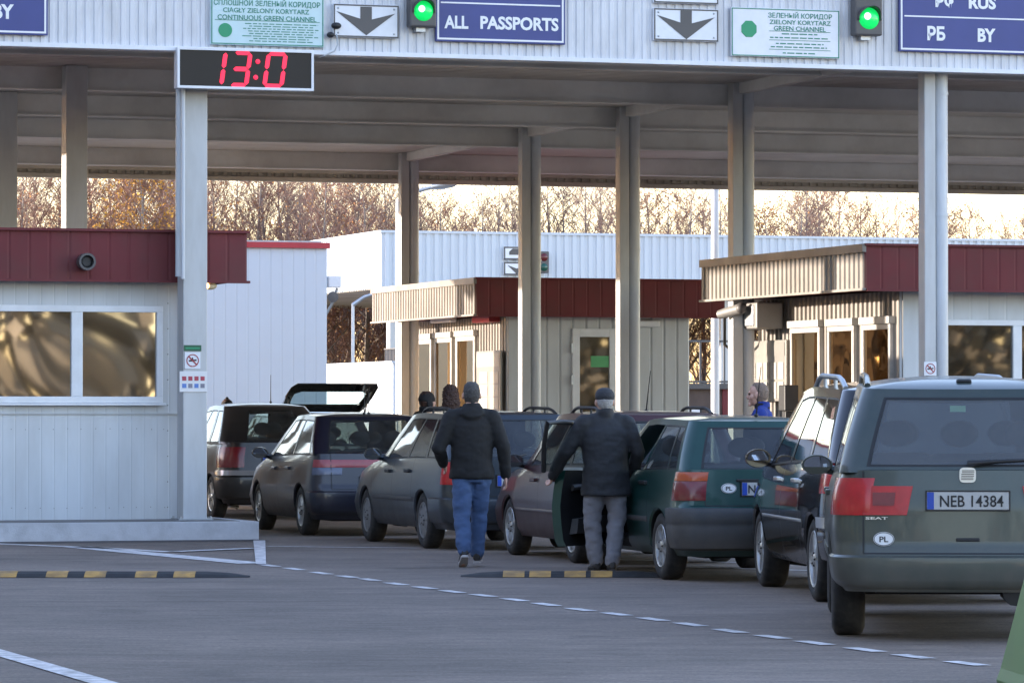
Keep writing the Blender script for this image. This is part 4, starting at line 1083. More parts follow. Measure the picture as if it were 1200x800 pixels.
class Car:
    def __init__(s, **k):
        s.__dict__.update(dict(bow=0.06, bowf=0.10, rc=0.16, rcf=0.28, z0=0.20, rearp=[(0, .03), (.3, 0), (1, .05)], frontp=[(.2, 0.05), (.45, 0), (.75, .10), (1, .25)],
            wtab=[(0, .90), (.10, .955), (.3, .985), (.52, 1.0), (.75, .985), (.92, .955), (1, .93)], R=.30, ww=.19, ghrc=.10, ghrcf=.22, crown=.05, ghbow=.07, ghbowf=.16), **{})
        s.__dict__.update(k)
        s.xf_ax = s.ro + s.wb
    # ---- lower body
    def belt(s, x): return smooth(s.beltt, x, .10)
    def plan(s, x):
        t = (x - s.L * .48) / (s.L * .52)
        return 1 - .045 * abs(t) ** 3 - (.05 * max(0, t) ** 5)
    def lower(s, col, f, off=0.0, zabs=None):
        k, a = col
        hw = s.hw
        zx = {'r': 0.0, 'rc': .05, 's': a, 'fc': s.L - .12, 'f': s.L}[k]
        zt = s.belt(zx)
        if zabs is not None: f = (zabs - s.z0) / (zt - s.z0)
        z = s.z0 + (zt - s.z0) * f
        if k == 's' and zabs is None:
            za = s.arch(a)
            if z < za: z = za; f = (z - s.z0) / (zt - s.z0)
        wm_ = lin(s.wtab, max(0, min(1, f)))
        wr = hw * wm_ * s.plan(.1); wf = hw * wm_ * s.plan(s.L - .3)
        xr = lin(s.rearp, z); xf = s.L - lin(s.frontp, z)
        if k == 'r':
            y = a * (wr - s.rc); return (xr + s.bow * (y / wr) ** 2 - off, y, z)
        if k == 'rc':
            q = R(a); cy = wr - s.rc; cx = xr + s.bow * (cy / wr) ** 2 + s.rc
            return (cx - (s.rc + off) * math.cos(q), cy + (s.rc + off) * math.sin(q), z)
        if k == 's': return (a, hw * wm_ * s.plan(a) + off, z)
        if k == 'fc':
            q = R(a); cy = wf - s.rcf; cx = xf - s.bowf * (cy / wf) ** 2 - s.rcf
            return (cx + (s.rcf + off) * math.sin(q), cy + (s.rcf + off) * math.cos(q), z)
        y = a * (wf - s.rcf); return (xf - s.bowf * (y / wf) ** 2 + off, y, z)
    def arch(s, x):
        for xa in (s.ro, s.xf_ax):
            ra = s.R + s.ag
            if abs(x - xa) < ra: return s.R + math.sqrt(ra * ra - (x - xa) ** 2) * 0.98
        return 0
    # ---- greenhouse
    def gz(s, x, f): return s.belt(x) - .012 + (smooth(s.rooft, x, .12) - s.belt(x) + .012) * f
    def gh(s, col, f, off=0.0):
        k, a = col
        c = max(0, min(1, f))
        w = s.w0 + (s.w1 - s.w0) * c ** 1.25
        xr = s.xr0 + (s.xr1 - s.xr0) * c ** s.rpow; xf = s.xf0 + (s.xf1 - s.xf0) * c
        rc, rf = s.ghrc, s.ghrcf
        def rear(y): return xr + s.ghbow * (y / w) ** 2
        def front(y): return xf - s.ghbowf * (y / w) ** 2
        if k == 'r':
            y = a * (w - rc); return (rear(y) - off, y, s.gz(rear(y), f) + off * .3)
        if k == 'rc':
            q = R(a); cy = w - rc; cx = rear(cy) + rc
            x = cx - (rc + off) * math.cos(q); return (x, cy + (rc + off) * math.sin(q), s.gz(x, f))
        if k == 's':
            cy = w - rc; xa = rear(cy) + rc; cy = w - rf; xb = front(cy) - rf
            x = xa + (xb - xa) * a; return (x, w + off, s.gz(x, f))
        if k == 'fc':
            q = R(a); cy = w - rf; cx = front(cy) - rf
            x = cx + (rf + off) * math.sin(q); return (x, cy + (rf + off) * math.cos(q), s.gz(x, f))
        y = a * (w - rf); return (front(y) + off, y, s.gz(front(y), f) + off * .3)

    def patch(s, mb, cols, z0, z1, off=.012, m=0, nz=4, base=-.01, rows=None):
        zs = rows or [z0 + (z1 - z0) * i / nz for i in range(nz + 1)]
        G = [[s.lower(c, 0, off - (.006 if j in (0, len(zs) - 1) or i in (0, len(cols) - 1) else 0), z) for j, z in enumerate(zs)] for i, c in enumerate(cols)]
        n = len(zs)
        vs = [p for g in G for p in g]
        fs = [(i * n + j, i * n + j + 1, (i + 1) * n + j + 1, (i + 1) * n + j) for i in range(len(cols) - 1) for j in range(n - 1)]
        mb.add(vs, fs, m)
        # rim back to the body
        ring = [(i, 0) for i in range(len(cols))] + [(len(cols) - 1, j) for j in range(1, n)] + [(i, n - 1) for i in range(len(cols) - 2, -1, -1)] + [(0, j) for j in range(n - 2, 0, -1)]
        a = [G[i][j] for i, j in ring]; b = [s.lower(cols[i], 0, base, zs[j]) for i, j in ring]
        k = len(ring)
        mb.add(a + b, [(q, k + q, k + (q + 1) % k, (q + 1) % k) for q in range(k)], m)
    def build(s, name, label, cat, loc, yaw, group=None):
        root = thing(name, label, cat, loc, R(90) - yaw, group)
        s.root = root; P, T = s.paint, M['trim']
        raS = s.R + s.ag
        # columns of the lower body
        xs = set()
        for xa in (s.ro, s.xf_ax):
            for q in range(0, 181, 12): xs.add(round(xa + raS * math.cos(R(q)), 4))
            xs.add(xa - raS - .004); xs.add(xa + raS + .004)
        gaps = set()
        for x in s.doors:
            xs.add(x - .005); xs.add(x + .005); gaps.add(x)
        lo = max(lin(s.rearp, z) for z in (.3, .6, .9)) + s.bow + s.rc + .02
        hi = s.L - max(lin(s.frontp, z) for z in (.3, .5, .7)) - s.bowf - s.rcf - .02
        x = lo
        while x < hi:
            if all(abs(x - q) > .035 for q in xs): xs.add(x)
            x += .13
        xs = [x for x in sorted(xs) if lo <= x <= hi]
        cols = [('r', f) for f in (0, .15, .3, .45, .6, .75, .9, 1)] + [('rc', a) for a in (12, 30, 48, 66, 84)] + [('s', x) for x in xs] + [('fc', a) for a in (6, 25, 45, 65, 84)] + [('f', f) for f in (1, .7, .35, 0)]
        rows = {0, .05, .12, .22, .32, .42, .5, .56, .66, .76, .86, .94, .98, 1.0}
        for zk, _ in s.rearp:
            fk = (zk - s.z0) / (s.belt(0) - s.z0)
            if 0.02 < fk < .99: rows = {q for q in rows if abs(q - fk) > .025 or q in (0, 1.0)} | {fk}
        rows = sorted(rows)
        G = [[s.lower(c, f) for f in rows] for c in cols]
        body = MB(); n = len(rows); od = getattr(s, 'open_door', None); door_faces = []
        vs = [p for g in G for p in g]
        fb, fm = [], []
        for i in range(len(cols) - 1):
            ca, cb = cols[i], cols[i + 1]
            side = ca[0] == 's' and cb[0] == 's'
            xm = (ca[1] + cb[1]) / 2 if side else -9
            for j in range(n - 1):
                f = (i * n + j, i * n + j + 1, (i + 1) * n + j + 1, (i + 1) * n + j)
                m = 1 if side and any(abs(xm - g) < .004 for g in gaps) and rows[j] >= .05 else 0
                if s.clad_z and max(vs[q][2] for q in f) < s.clad_z: m = 2
                if od and side and od[0] < xm < od[1] and rows[j] >= .05:
                    door_faces.append(f); continue
                fb.append(f); fm.append(m)
        # cap: bonnet and shelf
        b0 = len(vs); qs = [.03, .08, .18, .35, .6, 1]
        for c in cols:
            p = s.lower(c, 1)
            ctr = Vector((max(.45, min(s.L - .6, p[0])), 0, 0))
            for q in qs:
                x = p[0] + (ctr.x - p[0]) * q; y = p[1] * (1 - q)
                zz = s.belt(x) if c[0] not in ('r', 'rc') else p[2]
                if c[0] in ('f', 'fc'): zz = p[2] + (s.belt(ctr.x) - p[2]) * q if q > .18 else p[2] + (s.belt(x) - p[2]) * q / .18
                vs.append((x, y, zz + s.crown * (1 - (1 - q) ** 2.2)))
        k = len(qs)
        for i in range(len(cols) - 1):
            for j in range(k):
                a0 = i * n + n - 1 if j == 0 else b0 + i * k + j - 1
                a1 = (i + 1) * n + n - 1 if j == 0 else b0 + (i + 1) * k + j - 1
                f = (a0, b0 + i * k + j, b0 + (i + 1) * k + j, a1)
                cx = sum(vs[q][0] for q in f) / 4; cy = sum(vs[q][1] for q in f) / 4
                inside = s.xr0 + .12 < cx < s.xf0 - .05 and abs(cy) < s.w0 - .06
                fb.append(f); fm.append(3 if inside else 0)
        mb = MB(); mb.v = vs; mb.f = fb; mb.m = fm
        # wheel arches
        for xa in (s.ro, s.xf_ax):
            A = []
            for q in range(0, 181, 12):
                x = xa + raS * math.cos(R(q)); z = max(s.z0, s.arch(x)) if 0 < q < 180 else s.z0
                p = s.lower(('s', x), 0, 0, z)
                A += [(p[0], p[1] + .004, p[2]), (p[0] + math.cos(R(q)) * -.02, p[1] - .012, p[2] - .018 * math.sin(R(q))), (p[0], p[1] - .42, p[2] - .01)]
            kq = len(A) // 3
            mb.add(A, [(3 * i + t, 3 * i + t + 1, 3 * i + t + 4, 3 * i + t + 3) for i in range(kq - 1) for t in (0,)], 0)
            mb.add(A, [(3 * i + t, 3 * i + t + 1, 3 * i + t + 4, 3 * i + t + 3) for i in range(kq - 1) for t in (1,)], 1)
        # ---- greenhouse columns
        fr = s.rwin[0]; gcols = [('r', f) for f in sorted({0, .3, .6, fr - .03, fr, fr + .035, 1.0})] + [('rc', a) for a in (15, 45, 75)]
        gs = {0.0, 1.0}
        for g0, g1, *_ in s.swin: gs |= {g0, g1, g0 - .008, g1 + .008, (g0 + g1) / 2}
        gcols += [('s', g) for g in sorted(gs)] + [('fc', a) for a in (15, 45, 75)] + [('f', f) for f in (1, .92, .5, 0)]
        rs = {0.0, .97, 1.0}
        for a, b in ((s.rwin[1], s.rwin[2]), (s.sz[0], s.sz[1])): rs |= {a, b, a - .03, b + .025, a + (b - a) * .33, a + (b - a) * .66}
        rs = sorted(rs); nr = len(rs)
        GV = [s.gh(c, f) for c in gcols for f in rs]
        gb, gm, wins = [], [], {}
        for i in range(len(gcols) - 1):
            ca, cb = gcols[i], gcols[i + 1]
            for j in range(nr - 1):
                f = (i * nr + j, i * nr + j + 1, (i + 1) * nr + j + 1, (i + 1) * nr + j)
                sm_ = (rs[j] + rs[j + 1]) / 2; key = None; m = 0
                if ca[0] == 'r' and cb[0] == 'r':
                    fm_ = (ca[1] + cb[1]) / 2
                    if fm_ < fr and s.rwin[1] < sm_ < s.rwin[2]: key = 'rear_window'
                    elif fm_ < fr + .035 and s.rwin[1] - .03 < sm_ < s.rwin[2] + .025: m = 1
                elif ca[0] == 's' and cb[0] == 's':
                    gmid = (ca[1] + cb[1]) / 2
                    for w_i, (g0, g1, *_) in enumerate(s.swin):
                        if g0 < gmid < g1 and s.sz[0] < sm_ < s.sz[1]: key = ('side_window', w_i)
                        elif g0 - .008 < gmid < g1 + .008 and s.sz[0] - .03 < sm_ < s.sz[1] + .025 and key is None: m = 1
                elif ca[0] in ('f', 'fc') and cb[0] in ('f',):
                    if (ca[1] + cb[1]) / 2 < .92 and .05 < sm_ < .9: key = 'windshield'
                if key: wins.setdefault(key, []).append((ca, cb, rs[j], rs[j + 1]))
                elif od and ca[0] == 's' and s.swin[-1][0] - .01 < (ca[1] + cb[1]) / 2 < s.swin[-1][1] + .008 and sm_ < s.sz[1] + .02: continue
                else: gb.append(f); gm.append(m)
        b0 = len(GV); qs = [.05, .14, .3, .6, 1]
        for c in gcols:
            p = s.gh(c, 1)
            cx = max(s.xr1 + .5, min(s.xf1 - .4, p[0]))
            for q in qs:
                GV.append((p[0] + (cx - p[0]) * q, p[1] * (1 - q), smooth(s.rooft, p[0] + (cx - p[0]) * q, .12) + s.rcrown * (1 - (1 - q) ** 2.6)))
        k = len(qs)
        for i in range(len(gcols) - 1):
            for j in range(k):
                a0 = i * nr + nr - 1 if j == 0 else b0 + i * k + j - 1
                a1 = (i + 1) * nr + nr - 1 if j == 0 else b0 + (i + 1) * k + j - 1
                gb.append((a0, b0 + i * k + j, b0 + (i + 1) * k + j, a1)); gm.append(0)
        mb.add(GV, gb, 0); mb.m[-len(gm):] = gm
        half_f, half_m = list(mb.f), list(mb.m)
        if od:     # the right half keeps its door: rebuild it whole
            base = len(mb.v)
            left_f, left_m = list(mb.f), list(mb.m)
            allf = left_f + door_faces; allm = left_m + [0] * len(door_faces)
            mb.v += [(x, -y, z) for x, y, z in mb.v]
            mb.f = left_f + [tuple(base + q for q in reversed(f)) for f in allf]; mb.m = left_m + allm
        else: mb.mirror()
        s.body = mb.build('body', [P, T, s.clad or M['black'], M['seat']], root, smooth=38, merge=.0008)
        # glass
        for key, quads in wins.items():
            g = MB()
            for ca, cb, f0, f1 in quads: g.add([s.gh(ca, f0, -.004), s.gh(ca, f1, -.004), s.gh(cb, f1, -.004), s.gh(cb, f0, -.004)], [(0, 1, 2, 3)])
            if key in ('rear_window', 'windshield'):
                g.mirror(); g.build(key, s.glass_r if key == 'rear_window' else M['glass'], root, smooth=60, merge=.0005)
            else:
                gm_ = M['glass_dark'] if len(s.swin[key[1]]) > 2 else s.glass
                if not (od and key[1] == len(s.swin) - 1): g.build('side_window', gm_, root, smooth=60, merge=.0005)
                h = MB(); h.v = [(x, -y, z) for x, y, z in g.v]; h.f = [tuple(reversed(f)) for f in g.f]; h.m = g.m
                h.build('side_window', gm_, root, smooth=60, merge=.0005)
        # underbody
        ub = MB(); ub.box(.25, s.L - .3, -s.hw + .30, s.hw - .30, s.z0 - .02, s.z0 + .14); ub.box(s.ro + raS + .03, s.xf_ax - raS - .03, -s.hw + .10, s.hw - .10, s.z0 - .0, s.z0 + .10)
        ub.tube([(.06, -.35 * s.hw, s.z0 + .0), (.5, -.35 * s.hw, s.z0 + .0)], .09, 10); ub.box(s.ro - .06, s.ro + .06, -s.hw + .2, s.hw - .2, s.R - .05, s.R + .05)
        ub.build('underbody', M['under'], root)
        # wheels
        for xa in (s.ro, s.xf_ax):
            for sy in (1, -1): s.wheel(root, xa, sy)
        # interior
        for x, y in [(s.seat_x, .36), (s.seat_x, -.36)] + [(s.seat_x - .92, q) for q in (.42, 0, -.42)]:
            st = MB(); zb = s.belt(x) - .25; zt = s.seat_z
            st.loft([((x + .05, y, zb), (0, .22, 0), (.07, 0, 0)), ((x, y, zt - .22), (0, .235, 0), (.07, 0, 0)), ((x - .02, y, zt - .18), (0, .17, 0), (.05, 0, 0))], 12)
            o = st.build('seat', M['seat'], root, smooth=50)
            hr = MB(); hr.ball((x - .05, y, zt - .05), .055, .13, .09); hr.build('headrest', M['seat'], o, smooth=60)
        # mirrors
        for sy in (1, -1):
            p = s.lower(('s', s.mx), 1); z = p[2] + .07; y = p[1] + .11
            q = MB(); rx, ry, rz_ = .07, s.mw, s.mh
            rings = [((s.mx - .045, sy * y, z), (0, ry, 0), (0, 0, rz_)), ((s.mx - .02, sy * y, z), (0, ry * 1.06, 0), (0, 0, rz_ * 1.06)), ((s.mx + .05, sy * (y - .005), z), (0, ry * .92, 0), (0, 0, rz_ * .9)), ((s.mx + .10, sy * (y - .01), z), (0, ry * .55, 0), (0, 0, rz_ * .5))]
            q.loft(rings, 20); q.tube([(s.mx + .03, sy * (p[1] - .05), z - .05), (s.mx + .03, sy * (y - .02), z - .02)], .035, 8)
            o = q.build('wing_mirror', s.mirror_m or M['black'], root, smooth=40)
            mg = MB(); n = 20; mg.add([(s.mx - .047 - .10 * rz_ * math.sin(2 * PI * t / n), sy * y + ry * .88 * math.cos(2 * PI * t / n), z + rz_ * .86 * math.sin(2 * PI * t / n)) for t in range(n)], [tuple(range(n))])
            mg.build('mirror_glass', M['mirror'], o)
        # door handles
        for hx, hz in s.handles:
            for sy in (1, -1):
                if od and sy > 0 and od[0] < hx < od[1]: continue
                p = s.lower(('s', hx), 0, .0, hz); q = MB()
                q.box(hx - .10, hx + .10, sy * p[1] - .012, sy * p[1] + .012 + sy * .018, hz - .018, hz + .018)
                q.build('door_handle', s.handle_m or M['black'], root, bevel=.008)
        return root
    def wheel(s, root, xa, sy):
        w = bpy.data.objects.new('wheel', None); C.objects.link(w); w.parent = root; w.empty_display_size = .1
        yo = s.hw * s.plan(xa) - .025
        w.location = (xa, sy * yo, s.R); w.rotation_euler = (0, 0, 0 if sy > 0 else PI)
        r, ri = s.R, s.R * s.rimf; W_ = s.ww
        key = ('tyre', s.R, s.ww, s.rimf)
        if key not in CACHE:
            t = MB()
            t.lathe([(ri - .01, -W_ + .02), (ri + .015, -W_), (r - .05, -W_ - .004), (r - .012, -W_ + .012), (r, -W_ + .03), (r + .001, -W_ / 2), (r, -.035), (r - .012, -.014), (r - .05, .004), (ri + .02, .0), (ri + .004, -.012), (ri - .012, -.02)], 'y', 40)
            for yy in (-.06, -.10, -.14): t.lathe([(r + .0015, yy - .005), (r - .004, yy - .0045), (r - .004, yy + .0045), (r + .0015, yy + .005)], 'y', 40)
            CACHE[key] = t.mesh('tyre', M['rubber'], 40)
        o = bpy.data.objects.new('tyre', CACHE[key]); C.objects.link(o); o.parent = w
        key = ('rim', s.R, s.rimf, s.rim)
        if key not in CACHE:
            t = MB()
            t.lathe([(ri + .002, -.012), (ri - .004, -.004), (ri - .016, -.008), (ri - .02, -.03), (ri - .035, -.08), (ri - .04, -.14)], 'y', 40, m=0)
            t.lathe([(ri - .03, -.075), (.05, -.075), (0, -.075)], 'y', 24, m=1)
            nsp, w0, w1 = {'five': (5, .05, .085), 'multi': (7, .032, .04), 'hub': (9, .06, .085), 'twin': (10, .022, .026), 'steel': (8, .07, .10)}[s.rim]
            for i in range(nsp):
                a = 2 * PI * i / nsp
                if s.rim == 'twin': a = 2 * PI * (i // 2) / 5 + (.2 if i % 2 else -.2)
                ca, sa = math.cos(a), math.sin(a)
                def Q(rad, off, y): return (rad * ca - off * sa, y, rad * sa + off * ca)
                r0, r1 = .03, ri - .012
                v = [Q(r0, -w0 / 2, -.012), Q(r0, w0 / 2, -.012), Q(r1, w1 / 2, -.014), Q(r1, -w1 / 2, -.014), Q(r0, -w0 / 2 - .006, -.055), Q(r0, w0 / 2 + .006, -.055), Q(r1, w1 / 2 + .008, -.055), Q(r1, -w1 / 2 - .008, -.055)]
                t.add(v, [(0, 1, 2, 3), (0, 4, 5, 1), (1, 5, 6, 2), (2, 6, 7, 3), (3, 7, 4, 0)], 0)
            t.lathe([(.062, -.05), (.06, -.012), (.045, -.004), (0, -.002)], 'y', 20, m=0)
            for i in range(5):
                a = 2 * PI * (i + .5) / 5; t.ball((.05 * math.cos(a), -.006, .05 * math.sin(a)), .009, m=1)
            CACHE[key] = t.mesh('rim', [s.rim_m, M['hub_dark']], 35)
        o = bpy.data.objects.new('rim', CACHE[key]); C.objects.link(o); o.parent = w
    # ---- fittings
    def lamp(s, cols, z0, z1, m, name='taillight', off=.014, sides=(1, -1), nz=4, parent=None):
        out = []
        for sy in sides:
            q = MB(); s.patch(q, cols, z0, z1, off, nz=nz)
            if sy < 0:
                q.v = [(x, -y, z) for x, y, z in q.v]; q.f = [tuple(reversed(f)) for f in q.f]
            out.append(q.build(name, m, parent or s.root, smooth=50))
        return out
    def strip(s, cols, z0, z1, off, m, name, profile=None):
        """bumper or moulding round the end, both halves in one mesh"""
        zs = profile or [(z0, .2), (z0 + .02, .75), (z0 + .06, .95), ((z0 + z1) / 2, 1), (z1 - .05, .97), (z1 - .015, .8), (z1, .15)]
        q = MB(); G = [[s.lower(c, 0, off * k, z) for z, k in zs] for c in cols]; n = len(zs)
        q.add([p for g in G for p in g], [(i * n + j, i * n + j + 1, (i + 1) * n + j + 1, (i + 1) * n + j) for i in range(len(cols) - 1) for j in range(n - 1)])
        e = len(q.v); q.add(G[-1], [tuple(range(n))])
        q.mirror()
        return q.build(name, m, s.root, smooth=40, merge=.0005)
    def at_rear(s, y, z, off=0.0):
        wr = s.hw * .97
        return lin(s.rearp, z) + s.bow * (y / wr) ** 2 - off
    def plate(s, text, z, yc=0.0, w=.52, h=.114, tilt=0, blue=True, tw=None, tx=None):
        x = s.at_rear(0, z) - .012
        q = MB(); q.box(x - .006, x + .02, yc - w / 2, yc + w / 2, z - h / 2, z + h / 2)
        o = q.build('number_plate', M['plate'], s.root, bevel=.004)
        fr = MB(); t = .008
        for a in ((yc - w / 2 - t, yc + w / 2 + t, z + h / 2, z + h / 2 + t), (yc - w / 2 - t, yc + w / 2 + t, z - h / 2 - t, z - h / 2), (yc - w / 2 - t, yc - w / 2, z - h / 2, z + h / 2), (yc + w / 2, yc + w / 2 + t, z - h / 2, z + h / 2)):
            fr.box(x - .008, x + .018, a[0], a[1], a[2], a[3])
        fr.build('plate_frame', M['black'], o)
        if blue:
            b = MB(); b.box(x - .0085, x - .0065, yc + w / 2 - .046, yc + w / 2 - .003, z - h / 2 + .003, z + h / 2 - .003); b.build('country_band', M['plate_blue'], o)
        if text:
            tm = MB(); txt(tm, text, tw or .40, .074, lambda a, b_: (x - .0088, yc - .024 + (tx or 0) - a, z + b_), 0, .012); tm.build('lettering', M['ink'], o)
    def oval(s, y, z, rw=.082, rh=.054):
        x = s.at_rear(y, z) - .009; q = MB(); n = 28
        q.poly([(y + rw * math.cos(2 * PI * k / n), z + rh * math.sin(2 * PI * k / n)) for k in range(n)], x, x + .015, 'yz')
        o = q.build('country_sticker', M['white_ink'], s.root)
        e = MB(); vs = []
        for k in range(n):
            q_ = 2 * PI * k / n
            vs += [(x - .0015, y + rw * .96 * math.cos(q_), z + rh * .95 * math.sin(q_)), (x - .0015, y + rw * .90 * math.cos(q_), z + rh * .86 * math.sin(q_))]
        e.add(vs, [(2 * k, (2 * k + 2) % (2 * n), (2 * k + 3) % (2 * n), 2 * k + 1) for k in range(n)])
        txt(e, 'PL', rw * .85, rh * .80, lambda a, b_: (x - .002, y - a, z + b_), 0, .02)
        e.build('lettering', M['ink'], o)
    def seam(s, pts, w=.006, m=None, name='panel_gap'):
        """a dark shut line on the rear face: pts (y, z)"""
        q = MB()
        for (y0, z0), (y1, z1) in zip(pts, pts[1:]):
            d = Vector((y1 - y0, z1 - z0)); d.normalize(); n_ = Vector((-d.y, d.x)) * w / 2
            k = max(1, int(abs(y1 - y0) / .1)); L_ = []
            for i in range(k + 1):
                t = i / k; y = y0 + (y1 - y0) * t; z = z0 + (z1 - z0) * t
                for sg in (-1, 1): L_.append((s.at_rear(y + n_.x * sg, z + n_.y * sg) - .0025, y + n_.x * sg, z + n_.y * sg))
            q.add(L_, [(2 * i, 2 * i + 1, 2 * i + 3, 2 * i + 2) for i in range(k)])
        return q.build(name, m or M['trim'], s.root, fix=False)
    def box_rear(s, name, y0, y1, z0, z1, t, m, bevel=.01, parent=None):
        x = min(s.at_rear(y0, z0), s.at_rear(y1, z1), s.at_rear((y0 + y1) / 2, (z0 + z1) / 2))
        q = MB(); q.box(x - t, x + .05, y0, y1, z0, z1); return q.build(name, m, parent or s.root, bevel=bevel)
    def rails(s, m, g0=.05, g1=.85, h=.06, inset=.05, r=.016):
        for sy in (1, -1):
            pts = []
            N = 9
            for i in range(N + 1):
                t = i / N; g = g0 + (g1 - g0) * t
                p = s.gh(('s', g), 1)
                up = h * min(1, 4.5 * min(t, 1 - t)) ** .6 if 0 < t < 1 else -.005
                pts.append((p[0], sy * (p[1] - inset), p[2] + s.rcrown * .25 + up))
            q = MB(); q.tube(pts, r, 8)
            for i in (3, 6): q.tube([pts[i], (pts[i][0], pts[i][1], pts[i][2] - h - .01)], r * .8, 6)
            q.build('roof_rail', m, s.root, smooth=50)
    def aerial(s, x, y, z, L_, lean=-.25):
        q = MB(); q.tube([(x, y, z - .01), (x + lean * L_ * .5, y, z + L_ * .5), (x + lean * L_, y, z + L_)], [.008, .005, .004], 6); q.ball((x, y, z), .018)
        q.build('aerial', M['black'], s.root, smooth=50)
    def moulding(s, z0, z1, x0, x1, m, off=.012, skip=()):
        for sy in (1, -1):
            segs = [(x0, x1)]
            for a, b in segs:
                xs = [a + (b - a) * i / 10 for i in range(11)]
                q = MB(); s.patch(q, [('s', x) for x in xs], z0, z1, off, nz=3)
                if sy < 0: q.v = [(x, -y, z) for x, y, z in q.v]; q.f = [tuple(reversed(f)) for f in q.f]
                if not (skip and sy > 0): q.build('side_moulding', m, s.root, smooth=50)
CACHE = {}
def place(px_, d, yaw, ro, hw):
    """ground point of the rear bumper centre from the outer face of the rear left wheel"""
    f = Vector((math.sin(yaw), math.cos(yaw), 0)); rt_ = Vector((math.cos(yaw), -math.sin(yaw), 0))
    return Vector(((px_ - 600) * d / F, d, 0)) - f * ro + rt_ * hw

PT = {}
PT['seat'] = paint('grey_green_paint', (0.034, 0.050, 0.045), .2, (0.21, 0.175, 0.14), .12, .75)
PT['black'] = paint('black_paint', (0.006, 0.006, 0.007), .2, (0.13, 0.105, 0.08), .04, .45, .12, 1.0)
PT['green'] = paint('bottle_green_paint', (0.006, 0.046, 0.038), .3, (0.10, 0.085, 0.07), .03, .5)
PT['red'] = paint('dark_red_paint', (0.042, 0.007, 0.009), .2, (0.07, 0.055, 0.045), .03, .6)
PT['slate'] = paint('slate_blue_paint', (0.015, 0.024, 0.034), .2, (0.07, 0.062, 0.055), .04, .65)
PT['navy'] = paint('navy_paint', (0.005, 0.006, 0.016), .1, (0.04, 0.036, 0.032), .02, .45)
PT['bronze'] = paint('grey_bronze_paint', (0.024, 0.022, 0.022), .4, (0.07, 0.06, 0.05), .03, .5)
DG = mat('dark_bumper_plastic', (0.045, 0.047, 0.050), 0.6, var=0.1, dirt=(0.14, 0.115, 0.09), dirt_amt=0.35, dscale=3, dtop=0.6)
REARC = [('r', 0), ('r', .3), ('r', .6), ('r', .85), ('r', 1), ('rc', 15), ('rc', 35), ('rc', 55), ('rc', 75), ('rc', 90)]

